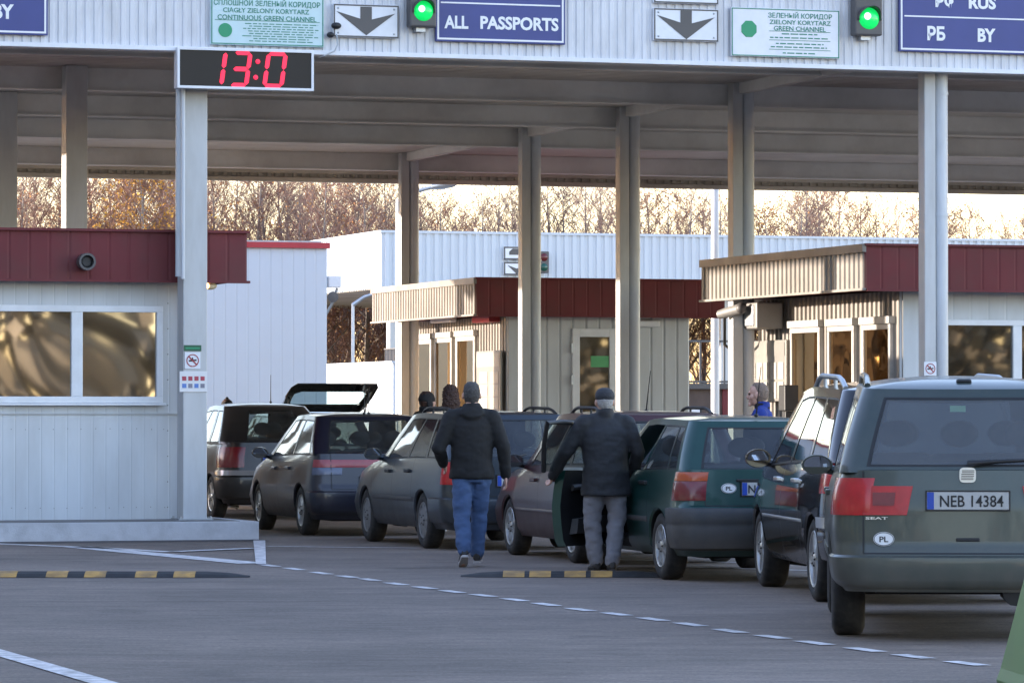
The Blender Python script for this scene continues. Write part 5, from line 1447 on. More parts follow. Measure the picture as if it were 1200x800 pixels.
# 1. the big green people carrier, nearest
def seat_car():
    c = Car(L=4.62, hw=.875, wb=2.84, ro=.93, R=.318, ag=.045, ww=.205, rimf=.62, rim='hub', rim_m=M['alloy'], paint=PT['seat'], glass=M['glass'], glass_r=car_glass('veiled_rear_glass', (0.66, 0.70, 0.69), 0.20, 0.12),  # pale diffuse veil stands in for sky reflected in the rear glass
            beltt=[(0, 1.085), (2.9, 1.03), (3.5, 1.0), (3.9, .93), (4.35, .82), (4.62, .68)], rooft=[(0, 1.57), (.6, 1.615), (2.0, 1.65), (3.0, 1.57), (4.2, 1.1)], rcrown=.055,
            rearp=[(.25, .08), (.34, .03), (.55, .02), (.60, .05), (.85, .065), (1.1, .10)], frontp=[(.2, .06), (.45, 0), (.7, .08), (1, .3)], z0=.315,
            xr0=.105, xr1=.40, rpow=1.2, xf0=3.95, xf1=2.85, w0=.81, w1=.655, rwin=(.87, .10, .88), sz=(.10, .84), swin=[(.03, .25, 1), (.29, .53, 1), (.57, .86)],
            doors=[1.45, 2.35, 3.42], clad_z=0, clad=None, seat_x=2.3, seat_z=1.36, mx=3.18, mw=.105, mh=.068, mirror_m=PT['seat'], handles=[(1.65, .92), (2.6, .92)], handle_m=PT['seat'], rc=.20)
    yaw = R(3.6)
    r = c.build('people_carrier', 'grey green people carrier nearest the camera with plate NEB 14384', 'car', place(974, 27.4, yaw, .93, .85), yaw)
    c.strip(REARC + [('s', .42), ('s', .52)], .335, .548, .035, PT['seat'], 'rear_bumper')
    lc = [('r', .97), ('r', 1), ('rc', 15), ('rc', 35), ('rc', 55), ('rc', 75), ('rc', 90), ('s', .40)]
    for o in c.lamp([('r', .965)] + lc[1:], .80, 1.035, M['red_lamp'], off=.018): o['label'] = 'red outer tail light wrapping the corner'
    for sy in (1, -1):      # inner lamp on the tailgate, slanting inner edge
        pts = [(.66, .802), (.385, .802), (.345, .985), (.66, .985)]
        q = MB(); x = c.at_rear(.5, .9)
        q.add([(c.at_rear(y, z) - .014, sy * y, z) for y, z in pts] + [(c.at_rear(y, z) + .02, sy * y, z) for y, z in pts], [(3, 2, 1, 0), (0, 1, 5, 4), (1, 2, 6, 5), (2, 3, 7, 6), (3, 0, 4, 7)] if sy > 0 else [(0, 1, 2, 3), (4, 5, 1, 0), (5, 6, 2, 1), (6, 7, 3, 2), (7, 4, 0, 3)])
        o = q.build('taillight', M['red_lamp'], r)
        k = MB(); k.add([(c.at_rear(y, z) - .0165, sy * y, z) for y, z in ((.60, .862), (.465, .862), (.455, .945), (.60, .945))], [(3, 2, 1, 0) if sy > 0 else (0, 1, 2, 3)]); k.build('lamp_insert', M['dark_red_lamp'], o)
    c.plate('NEB 14384', .893)
    c.oval(.53, .65, .066, .045)
    # emblem: silver rounded square with a banded S
    x = c.at_rear(0, 1.03) - .01; q = MB(); n = 32; pts = []
    for k in range(n):
        a = 2 * PI * k / n; ca, sa = math.cos(a), math.sin(a)
        pts.append((.052 * math.copysign(abs(ca) ** .5, ca), 1.055 + .048 * math.copysign(abs(sa) ** .5, sa)))
    q.poly(pts, x - .008, x + .03, 'yz'); o = q.build('emblem', M['chrome'], r)
    e = MB()
    for zc, y0, y1 in ((1.077, -.042, .036), (1.055, -.04, .04), (1.033, -.036, .042)):
        for dz in (-.0075, .0035): e.box(x - .0105, x - .0085, y0, y1, zc + dz, zc + dz + .005)
    e.build('emblem_lines', M['ink'], o)
    t = MB(); txt(t, 'SEAT', .14, .017, lambda a, b: (c.at_rear(.5, .782) - .007, .575 - a, .782 + b), 0, .02); t.build('lettering', M['chrome'], r)
    c.seam([(.66, 1.08), (.66, .56), (-.66, .56), (-.66, 1.08)], .009)
    c.box_rear('tailgate_handle', -.075, .075, .635, .658, .006, M['ink'], .006)
    # wiper
    q = MB(); xw = lambda z: .105 + (z - 1.085) * .42
    q.tube([(xw(1.14) - .02, 0.0, 1.125), (xw(1.15) - .03, -.18, 1.14), (xw(1.17) - .03, -.52, 1.155)], [.022, .014, .008], 8); q.build('rear_wiper', M['black'], r, smooth=50)
    c.rails(PT['seat'], .02, .93, .045, .035, .022)
    c.moulding(.48, .56, 1.35, 3.15, PT['seat'], .014)
    sk = MB(); n = 16
    bz = smooth(c.rooft, .5, .1)
    sk.box(.55, .7, -.05, .05, bz + .03, bz + .06); sk.build('roof_aerial_base', M['black'], r, bevel=.015)
    s_ = MB(); zz = 1.475; s_.add([(.105 + (zz - 1.085) * .42 + .06, .10, zz - .02), (.105 + (zz - 1.085) * .42 + .06, .0, zz - .02), (.105 + (zz - 1.085) * .42 + .075, .0, zz + .02), (.105 + (zz - 1.085) * .42 + .075, .10, zz + .02)], [(0, 1, 2, 3)]); s_.build('window_sticker', mat('sticker_green', (.25, .5, .3), .5), r)
seat_car()

# 2. the black people carrier
def black_car():
    c = Car(L=4.60, hw=.905, wb=2.84, ro=.80, R=.325, ag=.05, ww=.215, rimf=.68, rim='five', rim_m=M['alloy'], paint=PT['black'], glass=M['glass_dark'], glass_r=M['glass_dark'],
            beltt=[(0, 1.09), (2.9, 1.02), (3.5, 1.0), (3.9, .93), (4.3, .82), (4.6, .68)], rooft=[(0, 1.56), (.6, 1.63), (2.0, 1.665), (3.0, 1.58), (4.2, 1.1)], rcrown=.05, z0=.26,
            rearp=[(.25, .06), (.34, .0), (.55, .0), (.60, .04), (.85, .06), (1.1, .12)], xr0=.12, xr1=.48, rpow=1.15, xf0=3.95, xf1=2.8, w0=.84, w1=.67,
            rwin=(.86, .08, .88), sz=(.07, .86), swin=[(.02, .25, 1), (.29, .54, 1), (.57, .88)], doors=[1.38, 2.3, 3.40], clad_z=0, clad=None,
            seat_x=2.3, seat_z=1.36, mx=3.2, mw=.105, mh=.075, mirror_m=PT['black'], handles=[(1.6, .92), (2.55, .92)], handle_m=M['chrome'], rc=.2)
    yaw = R(-5.0)
    r = c.build('people_carrier', 'glossy black people carrier with silver roof rails and five spoke alloy wheels', 'car', place(951, 32.3, yaw, .80, .88), yaw)
    c.strip(REARC + [('s', .40)], .32, .56, .03, PT['black'], 'rear_bumper')
    for o in c.lamp([('r', 1), ('rc', 20), ('rc', 40), ('rc', 60), ('rc', 80), ('rc', 90), ('s', .42)], .84, 1.075, M['red_lamp'], off=.016): pass
    c.rails(M['galv'], .03, .80, .075, .04, .022)
    c.moulding(.60, .625, 1.25, 3.25, M['chrome'], .012)
    c.strip([q for q in REARC] + [('s', .42)], .60, .628, .03, M['chrome'], 'chrome_strip')
    c.plate('', .78)
    # red sticker high in the rear side window
    p = [c.gh(('s', g), f, .003) for g, f in ((.035, .62), (.085, .60), (.10, .74), (.05, .78))]
    q = MB(); q.add(p, [(0, 3, 2, 1)]); q.build('window_sticker', M['red_lamp'], r)
black_car()

# 3. bottle green hatchback with its front left door open
def golf():
    c = Car(L=4.02, hw=.845, wb=2.475, ro=.74, R=.295, ag=.045, ww=.185, rimf=.64, rim='multi', rim_m=M['alloy'], paint=PT['green'], glass=M['glass'], glass_r=M['glass'],
            beltt=[(0, .965), (1.2, .95), (2.6, .93), (2.95, .91), (3.3, .86), (3.75, .76), (4.02, .62)], rooft=[(0, 1.35), (.45, 1.385), (1.6, 1.41), (2.3, 1.36), (3.0, .98)], rcrown=.03, z0=.22,
            rearp=[(.2, .06), (.3, .02), (.62, .02), (.66, .07), (.97, .11)], xr0=.115, xr1=.42, rpow=1.1, xf0=3.02, xf1=2.15, w0=.775, w1=.60,
            rwin=(.86, .06, .86), sz=(.06, .87), swin=[(.035, .14), (.165, .46), (.50, .90)], doors=[.95 + .15, 1.80, 2.80], clad_z=0, clad=None, open_door=(1.805, 2.795),
            seat_x=1.95, seat_z=1.20, mx=2.62, mw=.095, mh=.06, mirror_m=M['black'], handles=[(1.28, .84), (1.98, .82)], handle_m=M['black'], rc=.14, wtab=[(0, .90), (.10, .96), (.35, .99), (.55, 1.0), (.8, .975), (1, .935)])
    yaw = R(-13)
    r = c.build('hatchback', 'bottle green hatchback with a dark bumper and its front left door standing open', 'car', place(771, 36.6, yaw, .74, .83), yaw)
    c.strip(REARC + [('s', .30), ('s', .36)], .27, .635, .045, DG, 'rear_bumper', [(.27, .0), (.29, .7), (.36, .95), (.47, 1), (.49, .85), (.51, 1.0), (.60, .98), (.632, .85), (.638, -.2)])
    lc = [('r', .93), ('r', 1), ('rc', 15), ('rc', 35), ('rc', 55), ('rc', 75), ('rc', 90), ('s', .31)]
    for o in c.lamp([('r', .86)] + lc, .70, .865, M['dark_red_lamp'], off=.014): o['label'] = 'dark red tail light with an amber band on top'
    c.lamp([('r', .86)] + lc, .868, .945, M['amber_lamp'], off=.013, name='indicator', nz=2)
    c.plate('NB', .80, 0, tw=.125, tx=.165)
    c.oval(.37, .805, .068, .044)
    c.seam([(.60, .96), (.58, .655), (-.58, .655), (-.60, .96)], .008)
    rec = MB(); xq = c.at_rear(0, .87) - .006; rec.box(xq, xq + .03, -.30, .30, .862, .885); rec.build('plate_light_bar', M['black'], r, bevel=.006)
    q = MB(); q.tube([(.13, 0, .99), (.20, -.06, 1.06), (.215, -.30, 1.08)], [.016, .01, .007], 8); q.build('rear_wiper', M['black'], r, smooth=50)
    c.aerial(.52, 0, 1.435, .42, -.35)
    c.moulding(.50, .545, .95 + .14, 1.79, DG, .012)
    # red parcel light: third brake lamp low in the window is absent; open door
    hp = c.lower(('s', 2.795), .5); x0, x1 = 1.81, 2.79
    ang = R(-40)
    hx, hy = x1, hp[1] - .02
    def turn(p):      # swing outwards about the front edge
        x, y, z = p[0] - hx, p[1] - hy, p[2]
        ca, sa = math.cos(ang), math.sin(ang)
        return (hx + x * ca - y * sa, hy + x * sa + y * ca, z)
    q = MB(); zs = [.05, .12, .22, .32, .42, .5, .56, .66, .76, .86, .94, 1.0]; xs = [x0 + (x1 - x0) * i / 8 for i in range(9)]
    ox = [[c.lower(('s', x), f) for f in zs] for x in xs]
    for side_, dy, m in ((0, 0, 0), (1, -.085, 1)):
        vs = [turn((p[0], p[1] + dy, p[2])) for g in ox for p in g]; n = len(zs)
        fs = [(i * n + j, i * n + j + 1, (i + 1) * n + j + 1, (i + 1) * n + j) for i in range(8) for j in range(n - 1)]
        q.add(vs, [tuple(reversed(f)) for f in fs] if side_ else fs, m)
    ring = [(i, 0) for i in range(9)] + [(8, j) for j in range(1, n)] + [(i, n - 1) for i in range(7, -1, -1)] + [(0, j) for j in range(n - 2, 0, -1)]
    a = [turn(ox[i][j]) for i, j in ring]; b = [turn((ox[i][j][0], ox[i][j][1] - .085, ox[i][j][2])) for i, j in ring]; k = len(ring)
    q.add(a + b, [(t, (t + 1) % k, k + (t + 1) % k, k + t) for t in range(k)], 0)
    door = q.build('open_front_door', [PT['green'], M['black']], r, smooth=40)
    door['label'] = 'front left door swung open, black trim inside'
    g0, g1 = c.swin[-1][0] - .012, c.swin[-1][1] + .01
    fr = [c.gh(('s', g0), 0), c.gh(('s', g0), .5), c.gh(('s', g0), .93), c.gh(('s', (g0 + g1) / 2), .93), c.gh(('s', g1), .93), c.gh(('s', g1), .5), c.gh(('s', g1), 0)]
    w_ = MB(); w_.tube([turn((p[0], p[1] - .02, p[2])) for p in fr], .024, 8); w_.build('window_frame', M['black'], door, smooth=50)
    gl = MB(); vs = [turn((c.gh(('s', g0 + (g1 - g0) * i / 4), f)[0], c.gh(('s', g0 + (g1 - g0) * i / 4), f)[1] - .02, c.gh(('s', g0 + (g1 - g0) * i / 4), f)[2])) for i in range(5) for f in (0, .45, .9)]
    gl.add(vs, [(i * 3 + j, i * 3 + j + 1, i * 3 + j + 4, i * 3 + j + 3) for i in range(4) for j in range(2)]); gl.build('door_window', M['glass'], door, smooth=60)
    ar = MB(); pa, pb = turn((2.0, hp[1] - .10, .78)), turn((2.5, hp[1] - .10, .80)); ar.tube([pa, pb], [.03, .03], 8)
    pk = [turn((x, hp[1] - .105, z)) for x, z in ((1.95, .36), (2.65, .36), (2.6, .52), (2.0, .50))]; pk2 = [turn((x, hp[1] - .17, z)) for x, z in ((1.97, .37), (2.63, .37), (2.6, .52), (2.0, .50))]
    ar.add(pk + pk2, [(0, 1, 5, 4), (1, 2, 6, 5), (2, 3, 7, 6), (3, 0, 4, 7), (4, 5, 6, 7)]); ar.build('armrest', DG, door, smooth=40)
    si = MB(); si.box(1.82, 2.78, .45, .74, .30, .36); si.build('door_sill', M['black'], r)
golf()

# 4. dark red estate
def red_car():
    c = Car(L=4.25, hw=.835, wb=2.48, ro=.80, R=.295, ag=.04, ww=.185, rimf=.66, rim='multi', rim_m=M['alloy'], paint=PT['red'], glass=M['glass'], glass_r=M['glass'],
            beltt=[(0, .95), (1.5, .94), (2.7, .91), (3.1, .88), (3.7, .78), (4.1, .68), (4.25, .58)], rooft=[(0, 1.40), (.4, 1.445), (1.7, 1.455), (2.4, 1.40), (3.3, .95)], rcrown=.03, z0=.21,
            xr0=.10, xr1=.36, rpow=1.1, xf0=3.15, xf1=2.25, w0=.775, w1=.61, rwin=(.86, .08, .86), sz=(.07, .86), swin=[(.03, .24), (.28, .53), (.56, .88)], doors=[1.15 + .1, 2.0, 3.02],
            clad_z=0, clad=None, seat_x=2.1, seat_z=1.22, mx=2.78, mw=.10, mh=.062, mirror_m=M['black'], handles=[(1.45, .80), (2.2, .79)], handle_m=PT['red'])
    yaw = R(-14)
    r = c.build('estate_car', 'dark red estate car with black roof rails beyond the man in the flat cap', 'car', place(668, 40.7, yaw, .80, .81), yaw)
    c.strip(REARC + [('s', .36)], .28, .52, .03, PT['red'], 'rear_bumper')
    c.lamp([('r', .95), ('r', 1), ('rc', 20), ('rc', 45), ('rc', 70), ('rc', 90)], .66, .93, M['dark_red_lamp'])
    c.rails(M['black'], .04, .80, .05, .05, .016)
    for sy in (1, -1):
        q = MB(); s_ = [('fc', 84), ('fc', 60), ('fc', 35), ('fc', 10)]
        c.patch(q, s_, .58, .70, .01, nz=2)
        if sy < 0: q.v = [(x, -y, z) for x, y, z in q.v]; q.f = [tuple(reversed(f)) for f in q.f]
        q.build('headlight', M['clear_lamp'], r, smooth=40)
    c.moulding(.46, .50, 1.2, 2.95, PT['red'], .012)
    c.aerial(2.0, -.3, 1.48, .40, -.4)
red_car()

# 5. slate estate
def slate_car():
    c = Car(L=4.55, hw=.86, wb=2.62, ro=1.0, R=.305, ag=.04, ww=.19, rimf=.64, rim='hub', rim_m=mat('dull_hubcap', (.25, .245, .24), .55, .5, dirt=(.1, .09, .07), dirt_amt=.6), paint=PT['slate'], glass=M['glass'], glass_r=M['glass'],
            beltt=[(0, .97), (1.6, .965), (2.9, .94), (3.3, .91), (3.9, .82), (4.35, .72), (4.55, .6)], rooft=[(0, 1.40), (.5, 1.445), (1.9, 1.465), (2.7, 1.40), (3.6, .98)], rcrown=.03, z0=.22,
            xr0=.11, xr1=.45, rpow=1.15, xf0=3.42, xf1=2.5, w0=.785, w1=.62, rwin=(.87, .08, .88), sz=(.07, .87), swin=[(.025, .25), (.285, .54), (.57, .89)], doors=[1.42, 2.3, 3.28], clad_z=0, clad=None,
            seat_x=2.35, seat_z=1.22, mx=2.98, mw=.10, mh=.065, mirror_m=PT['slate'], handles=[(1.62, .83), (2.5, .82)], handle_m=M['black'])
    yaw = R(-15.5)
    r = c.build('estate_car', 'dull slate blue estate car behind the man in blue jeans', 'car', place(494, 45.2, yaw, 1.0, .84), yaw)
    c.strip(REARC + [('s', .45), ('s', .62)], .28, .56, .035, PT['slate'], 'rear_bumper')
    c.lamp([('r', .90), ('r', 1), ('rc', 20), ('rc', 45), ('rc', 70), ('rc', 90)], .70, .94, M['red_lamp'])
    c.plate('', .74, w=.52)
    c.seam([(.62, .97), (.62, .575), (-.62, .575), (-.62, .97)], .008)
    c.rails(M['black'], .02, .86, .05, .05, .016)
    c.moulding(.50, .55, 1.36, 3.2, DG, .012)
    q = MB(); q.tube([(.13, 0, 1.0), (.2, -.2, 1.04), (.2, -.5, 1.05)], [.016, .01, .007], 8); q.build('rear_wiper', M['black'], r, smooth=50)
slate_car()

# 6. dark blue hatchback with a red band across the tail
def navy_car():
    c = Car(L=4.25, hw=.85, wb=2.55, ro=.80, R=.30, ag=.04, ww=.19, rimf=.64, rim='twin', rim_m=M['alloy'], paint=PT['navy'], glass=M['glass'], glass_r=M['glass'],
            beltt=[(0, .98), (1.5, .95), (2.7, .92), (3.1, .88), (3.7, .78), (4.1, .66), (4.25, .58)], rooft=[(0, 1.36), (.7, 1.42), (1.7, 1.445), (2.5, 1.38), (3.4, .96)], rcrown=.035, z0=.20,
            rearp=[(.2, .06), (.3, .0), (.55, .0), (.6, .03), (.98, .09)], xr0=.12, xr1=.75, rpow=1.1, xf0=3.25, xf1=2.25, w0=.785, w1=.60, rwin=(.88, .06, .90), sz=(.07, .87), swin=[(.07, .40), (.44, .89)], doors=[1.16 + .06, 2.05, 3.08],
            clad_z=0, clad=None, seat_x=2.15, seat_z=1.21, mx=2.85, mw=.10, mh=.065, mirror_m=PT['navy'], handles=[(1.45, .80), (2.25, .79)], handle_m=PT['navy'])
    yaw = R(-15)
    r = c.build('hatchback', 'dark blue hatchback with a pinkish red light band across its tail', 'car', place(351, 50.2, yaw, .80, .83), yaw)
    c.strip(REARC + [('s', .36)], .26, .54, .03, PT['navy'], 'rear_bumper')
    q = MB(); c.patch(q, [('r', 0), ('r', .3), ('r', .6), ('r', .85), ('r', 1), ('rc', 20), ('rc', 45), ('rc', 70)], .82, .91, .012, nz=2); q.mirror(); q.build('light_band', M['pink_lamp'], r, smooth=40)
    c.lamp([('r', .72), ('r', .85), ('r', 1), ('rc', 20), ('rc', 45), ('rc', 70)], .73, .815, mat('blue_grey_lamp', (0.085, 0.10, 0.15), 0.25, 0.2, var=0.1, coat=0.3), name='reversing_light', nz=2)
    c.seam([(.60, .98), (.60, .56), (-.60, .56), (-.60, .98)], .008)
    t = MB()
    for i in range(5): t.box(c.at_rear(.1, .69) - .004, c.at_rear(.1, .69) + .01, .04 + i * .045, .075 + i * .045, .675, .70)
    t.build('badge', M['chrome'], r)
    c.plate('', .65)
    c.aerial(.95, .0, 1.46, .42, -.12); c.aerial(1.05, -.08, 1.46, .30, -.05)
navy_car()

# 7. grey bronze compact people carrier at the white column
def bronze_car():
    c = Car(L=4.27, hw=.86, wb=2.54, ro=.82, R=.305, ag=.04, ww=.19, rimf=.66, rim='five', rim_m=M['alloy'], paint=PT['bronze'], glass=M['glass'], glass_r=M['glass'],
            beltt=[(0, 1.06), (1.5, 1.03), (2.8, .98), (3.2, .95), (3.8, .84), (4.1, .72), (4.27, .6)], rooft=[(0, 1.50), (.5, 1.55), (1.7, 1.58), (2.5, 1.52), (3.5, 1.0)], rcrown=.04, z0=.22,
            rearp=[(.2, .05), (.3, .0), (.6, .0), (.66, .03), (1.06, .10)], xr0=.12, xr1=.80, rpow=1.6, xf0=3.5, xf1=2.4, w0=.80, w1=.58, bow=.12, ghbow=.14, rwin=(.86, .10, .90), sz=(.07, .86), swin=[(.02, .22), (.27, .54), (.57, .89)], doors=[1.2, 2.1, 3.1],
            clad_z=0, clad=None, seat_x=2.2, seat_z=1.30, mx=2.9, mw=.10, mh=.07, mirror_m=PT['bronze'], handles=[(1.45, .88), (2.3, .87)], handle_m=PT['bronze'], rc=.30, ghrc=.26)
    yaw = R(-16)
    r = c.build('compact_people_carrier', 'grey bronze compact people carrier partly hidden by the left white column', 'car', place(246, 58.3, yaw, .82, .84), yaw)
    c.strip(REARC + [('s', .40)], .28, .60, .035, PT['bronze'], 'rear_bumper')
    c.lamp([('r', .97), ('rc', 5), ('rc', 20), ('rc', 35), ('rc', 50), ('rc', 65), ('rc', 80), ('rc', 90)], .72, 1.0, M['dark_red_lamp'], off=.016)
    c.strip(REARC + [('s', .40)], .62, .66, .02, M['clear_lamp'], 'bright_strip')
    c.plate('', .82); c.aerial(.7, 0, 1.62, .38, -.02)
bronze_car()

# 8. estate with the tailgate raised, and 9. the car ahead of it
def tailgate_car():
    c = Car(L=4.5, hw=.87, wb=2.65, ro=.92, R=.305, ag=.04, ww=.19, rimf=.64, rim='hub', rim_m=M['alloy'], paint=PT['black'], glass=M['glass'], glass_r=M['glass'],
            beltt=[(0, .98), (1.6, .965), (2.9, .94), (3.3, .91), (3.9, .82), (4.3, .72), (4.5, .6)], rooft=[(0, 1.42), (.5, 1.47), (1.9, 1.49), (2.7, 1.42), (3.6, .98)], rcrown=.03, z0=.22,
            xr0=.11, xr1=.45, rpow=1.15, xf0=3.42, xf1=2.5, w0=.79, w1=.63, rwin=(.87, .08, .88), sz=(.07, .87), swin=[(.025, .25), (.285, .54), (.57, .89)], doors=[1.42, 2.3, 3.28], clad_z=0, clad=None,
            seat_x=2.35, seat_z=1.22, mx=2.98, mw=.10, mh=.065, mirror_m=PT['black'], handles=[(1.62, .83), (2.5, .82)], handle_m=M['black'])
    yaw = R(-16); d = 62.0
    X = (374 - 600) * d / F
    r = c.build('estate_car', 'black estate car with its tailgate raised behind the dark blue hatchback', 'car', (X + .12, d, 0), yaw)
    g = MB()
    H = Vector((.40, 0, 1.50)); ax = Vector((-math.cos(R(22)), 0, math.sin(R(22)))); nrm = Vector((math.sin(R(22)), 0, math.cos(R(22))))
    def T(a, y, t): return tuple(H + ax * a + nrm * t + Vector((0, y, 0)))
    out = [(0, .60), (.10, .63), (.55, .66), (.95, .66), (1.12, .60)]
    inn = [(.20, .50), (.26, .53), (.45, .55), (.66, .55), (.76, .46)]
    for t0, t1 in ((0, .03),):
        def loop(L_): return L_ + [(a, -y) for a, y in reversed(L_)]
        o_, i_ = loop(out), loop(inn); n = len(o_)
        vs = [T(a, y, t1 - .05 * (a / 1.1) ** 2) for a, y in o_] + [T(a, y, t1) for a, y in i_] + [T(a, y, t0 - .015) for a, y in o_] + [T(a, y, t0) for a, y in i_]
        fs = []
        for k in range(n):
            k2 = (k + 1) % n
            fs += [(k, k2, n + k2, n + k), (2 * n + k2, 2 * n + k, 3 * n + k, 3 * n + k2), (k2, k, 2 * n + k, 2 * n + k2), (n + k, n + k2, 3 * n + k2, 3 * n + k)]
        g.add(vs, fs)
    tg = g.build('raised_tailgate', PT['black'], r, fix=True)
    tg['label'] = 'tailgate raised above the roof, glass seen through'
    w = MB(); w.add([T(a, y, .012) for a, y in i_], [tuple(range(n))]); w.build('tailgate_window', car_glass('tailgate_glass', (.50, .64, .64), .03), tg)
    s_ = MB()
    for sy in (1, -1): s_.tube([(.25, sy * .6, 1.30), T(.55, sy * .60, 0)], .012, 6)
    s_.build('gas_strut', M['black'], tg)
tailgate_car()
def far_car():
    c = Car(L=4.3, hw=.85, wb=2.55, ro=.85, R=.30, ag=.04, ww=.19, rimf=.64, rim='hub', rim_m=M['alloy'], paint=PT['slate'], glass=M['glass'], glass_r=M['glass'],
            beltt=[(0, .97), (1.6, .96), (2.8, .93), (3.2, .9), (3.8, .8), (4.1, .7), (4.3, .6)], rooft=[(0, 1.42), (.5, 1.46), (1.8, 1.48), (2.6, 1.42), (3.4, .98)], rcrown=.03, z0=.22,
            xr0=.11, xr1=.5, rpow=1.15, xf0=3.3, xf1=2.4, w0=.785, w1=.62, rwin=(.87, .08, .88), sz=(.07, .87), swin=[(.04, .5), (.54, .89)], doors=[1.3, 2.2, 3.1], clad_z=0, clad=None,
            seat_x=2.2, seat_z=1.22, mx=2.85, mw=.10, mh=.065, mirror_m=PT['slate'], handles=[(1.5, .83), (2.4, .82)], handle_m=M['black'])
    yaw = R(-17); d = 66.5
    c.build('saloon_car', 'grey car at the head of the queue just showing beside the left column', 'car', ((232 - 600) * d / F, d, 0), yaw)
far_car()

# green plastic barrier at the lower right corner
r = thing('plastic_barrier', 'bright green plastic road barrier cut off by the lower right corner', 'barrier', ((1203 - 600) / F * 22.0 + .415, 22.0, 0), R(4))
mb = MB(); mb.add([(-.50, -.35, 0), (.55, -.35, 0), (.55, .5, 0), (-.50, .5, 0), (-.47, -.35, .08), (.5, -.35, .08), (.5, .5, .08), (-.47, .5, .08), (-.335, -.2, .70), (.38, -.2, .70), (.38, .35, .70), (-.335, .35, .70)],
    [(3, 2, 1, 0), (0, 1, 5, 4), (1, 2, 6, 5), (2, 3, 7, 6), (3, 0, 4, 7), (4, 5, 9, 8), (5, 6, 10, 9), (6, 7, 11, 10), (7, 4, 8, 11), (8, 9, 10, 11)])
mb.build('shell', M['tarp_green'], r, bevel=.02)
mb = MB(); mb.lathe([(.07, .02), (.07, -.012), (.045, -.014), (.04, .01), (0, .01)], 'y', 20, (-.30, -.352 + .06, .17)); mb.build('drain_plug', M['ink'], r, smooth=40)
mb = MB()
for k in range(3): mb.box(-.1 + k * .16, -.02 + k * .16, -.31, -.24, .2, .5)
mb.build('moulded_ribs', M['tarp_green'], r, bevel=.02)

# ------------------------------------------------------------------ people
SK = mat('skin', (0.52, 0.30, 0.22), 0.5, var=0.06, scale=20, bump=.1, bscale=150)
def cloth(name, col, scale=14, b=.5, rough=.85): return mat(name, col, rough, var=.12, scale=6, bump=b, bscale=scale)
BLACKJ = cloth('black_jacket', (0.009, 0.0085, 0.0085), 9, .5, .85)
NAVYJ = cloth('dark_jacket', (0.013, 0.0135, 0.016), 8, .6, .72)
JEANS = cloth('blue_jeans', (0.055, 0.095, 0.19), 9, .7)
GREYT = cloth('grey_trousers', (0.185, 0.18, 0.195), 9, .7)
SHOE = mat('dark_shoe', (0.02, 0.016, 0.015), .5); SOLE = mat('pale_sole', (.45, .42, .40), .7)
def solid(mb, name, m, parent, voxel, sm=3, wrinkle=0.0, wscale=9, seed=0):
    """union of overlapping closed shapes into one continuous skin"""
    me = mb.mesh('t', m)
    o = bpy.data.objects.new('t', me); C.objects.link(o)
    q = o.modifiers.new('r', 'REMESH'); q.mode = 'VOXEL'; q.voxel_size = voxel
    q = o.modifiers.new('s', 'SMOOTH'); q.factor = .5; q.iterations = sm
    bpy.context.view_layer.update()
    me2 = bpy.data.meshes.new_from_object(o.evaluated_get(bpy.context.evaluated_depsgraph_get()))
    bpy.data.objects.remove(o); bpy.data.meshes.remove(me)
    me2.name = name
    me2.materials.clear(); me2.materials.append(m)
    if wrinkle:
        for v in me2.vertices:
            p = v.co * wscale + Vector((seed, 0, 0)); p.z *= 1.6
            v.co += v.normal * wrinkle * (noise.noise(p) + .5 * noise.noise(p * 2.3))
    me2.polygons.foreach_set('use_smooth', [True] * len(me2.polygons))
    me2.update()
    ob = bpy.data.objects.new(name, me2); C.objects.link(ob); ob.parent = parent
    return ob
def limb(mb, pts, rs, n=14, flat=None):
    """tapered chain with round joints"""
    pts = [Vector(p) for p in pts]
    mb.tube(pts, rs, n)
    for p, r_ in zip(pts, rs): mb.ball(p, r_ * .99, nu=12, nv=8)
def ring(c, a, b, rot=0): return (c, (a * math.cos(rot), a * math.sin(rot), 0), (-b * math.sin(rot), b * math.cos(rot), 0))

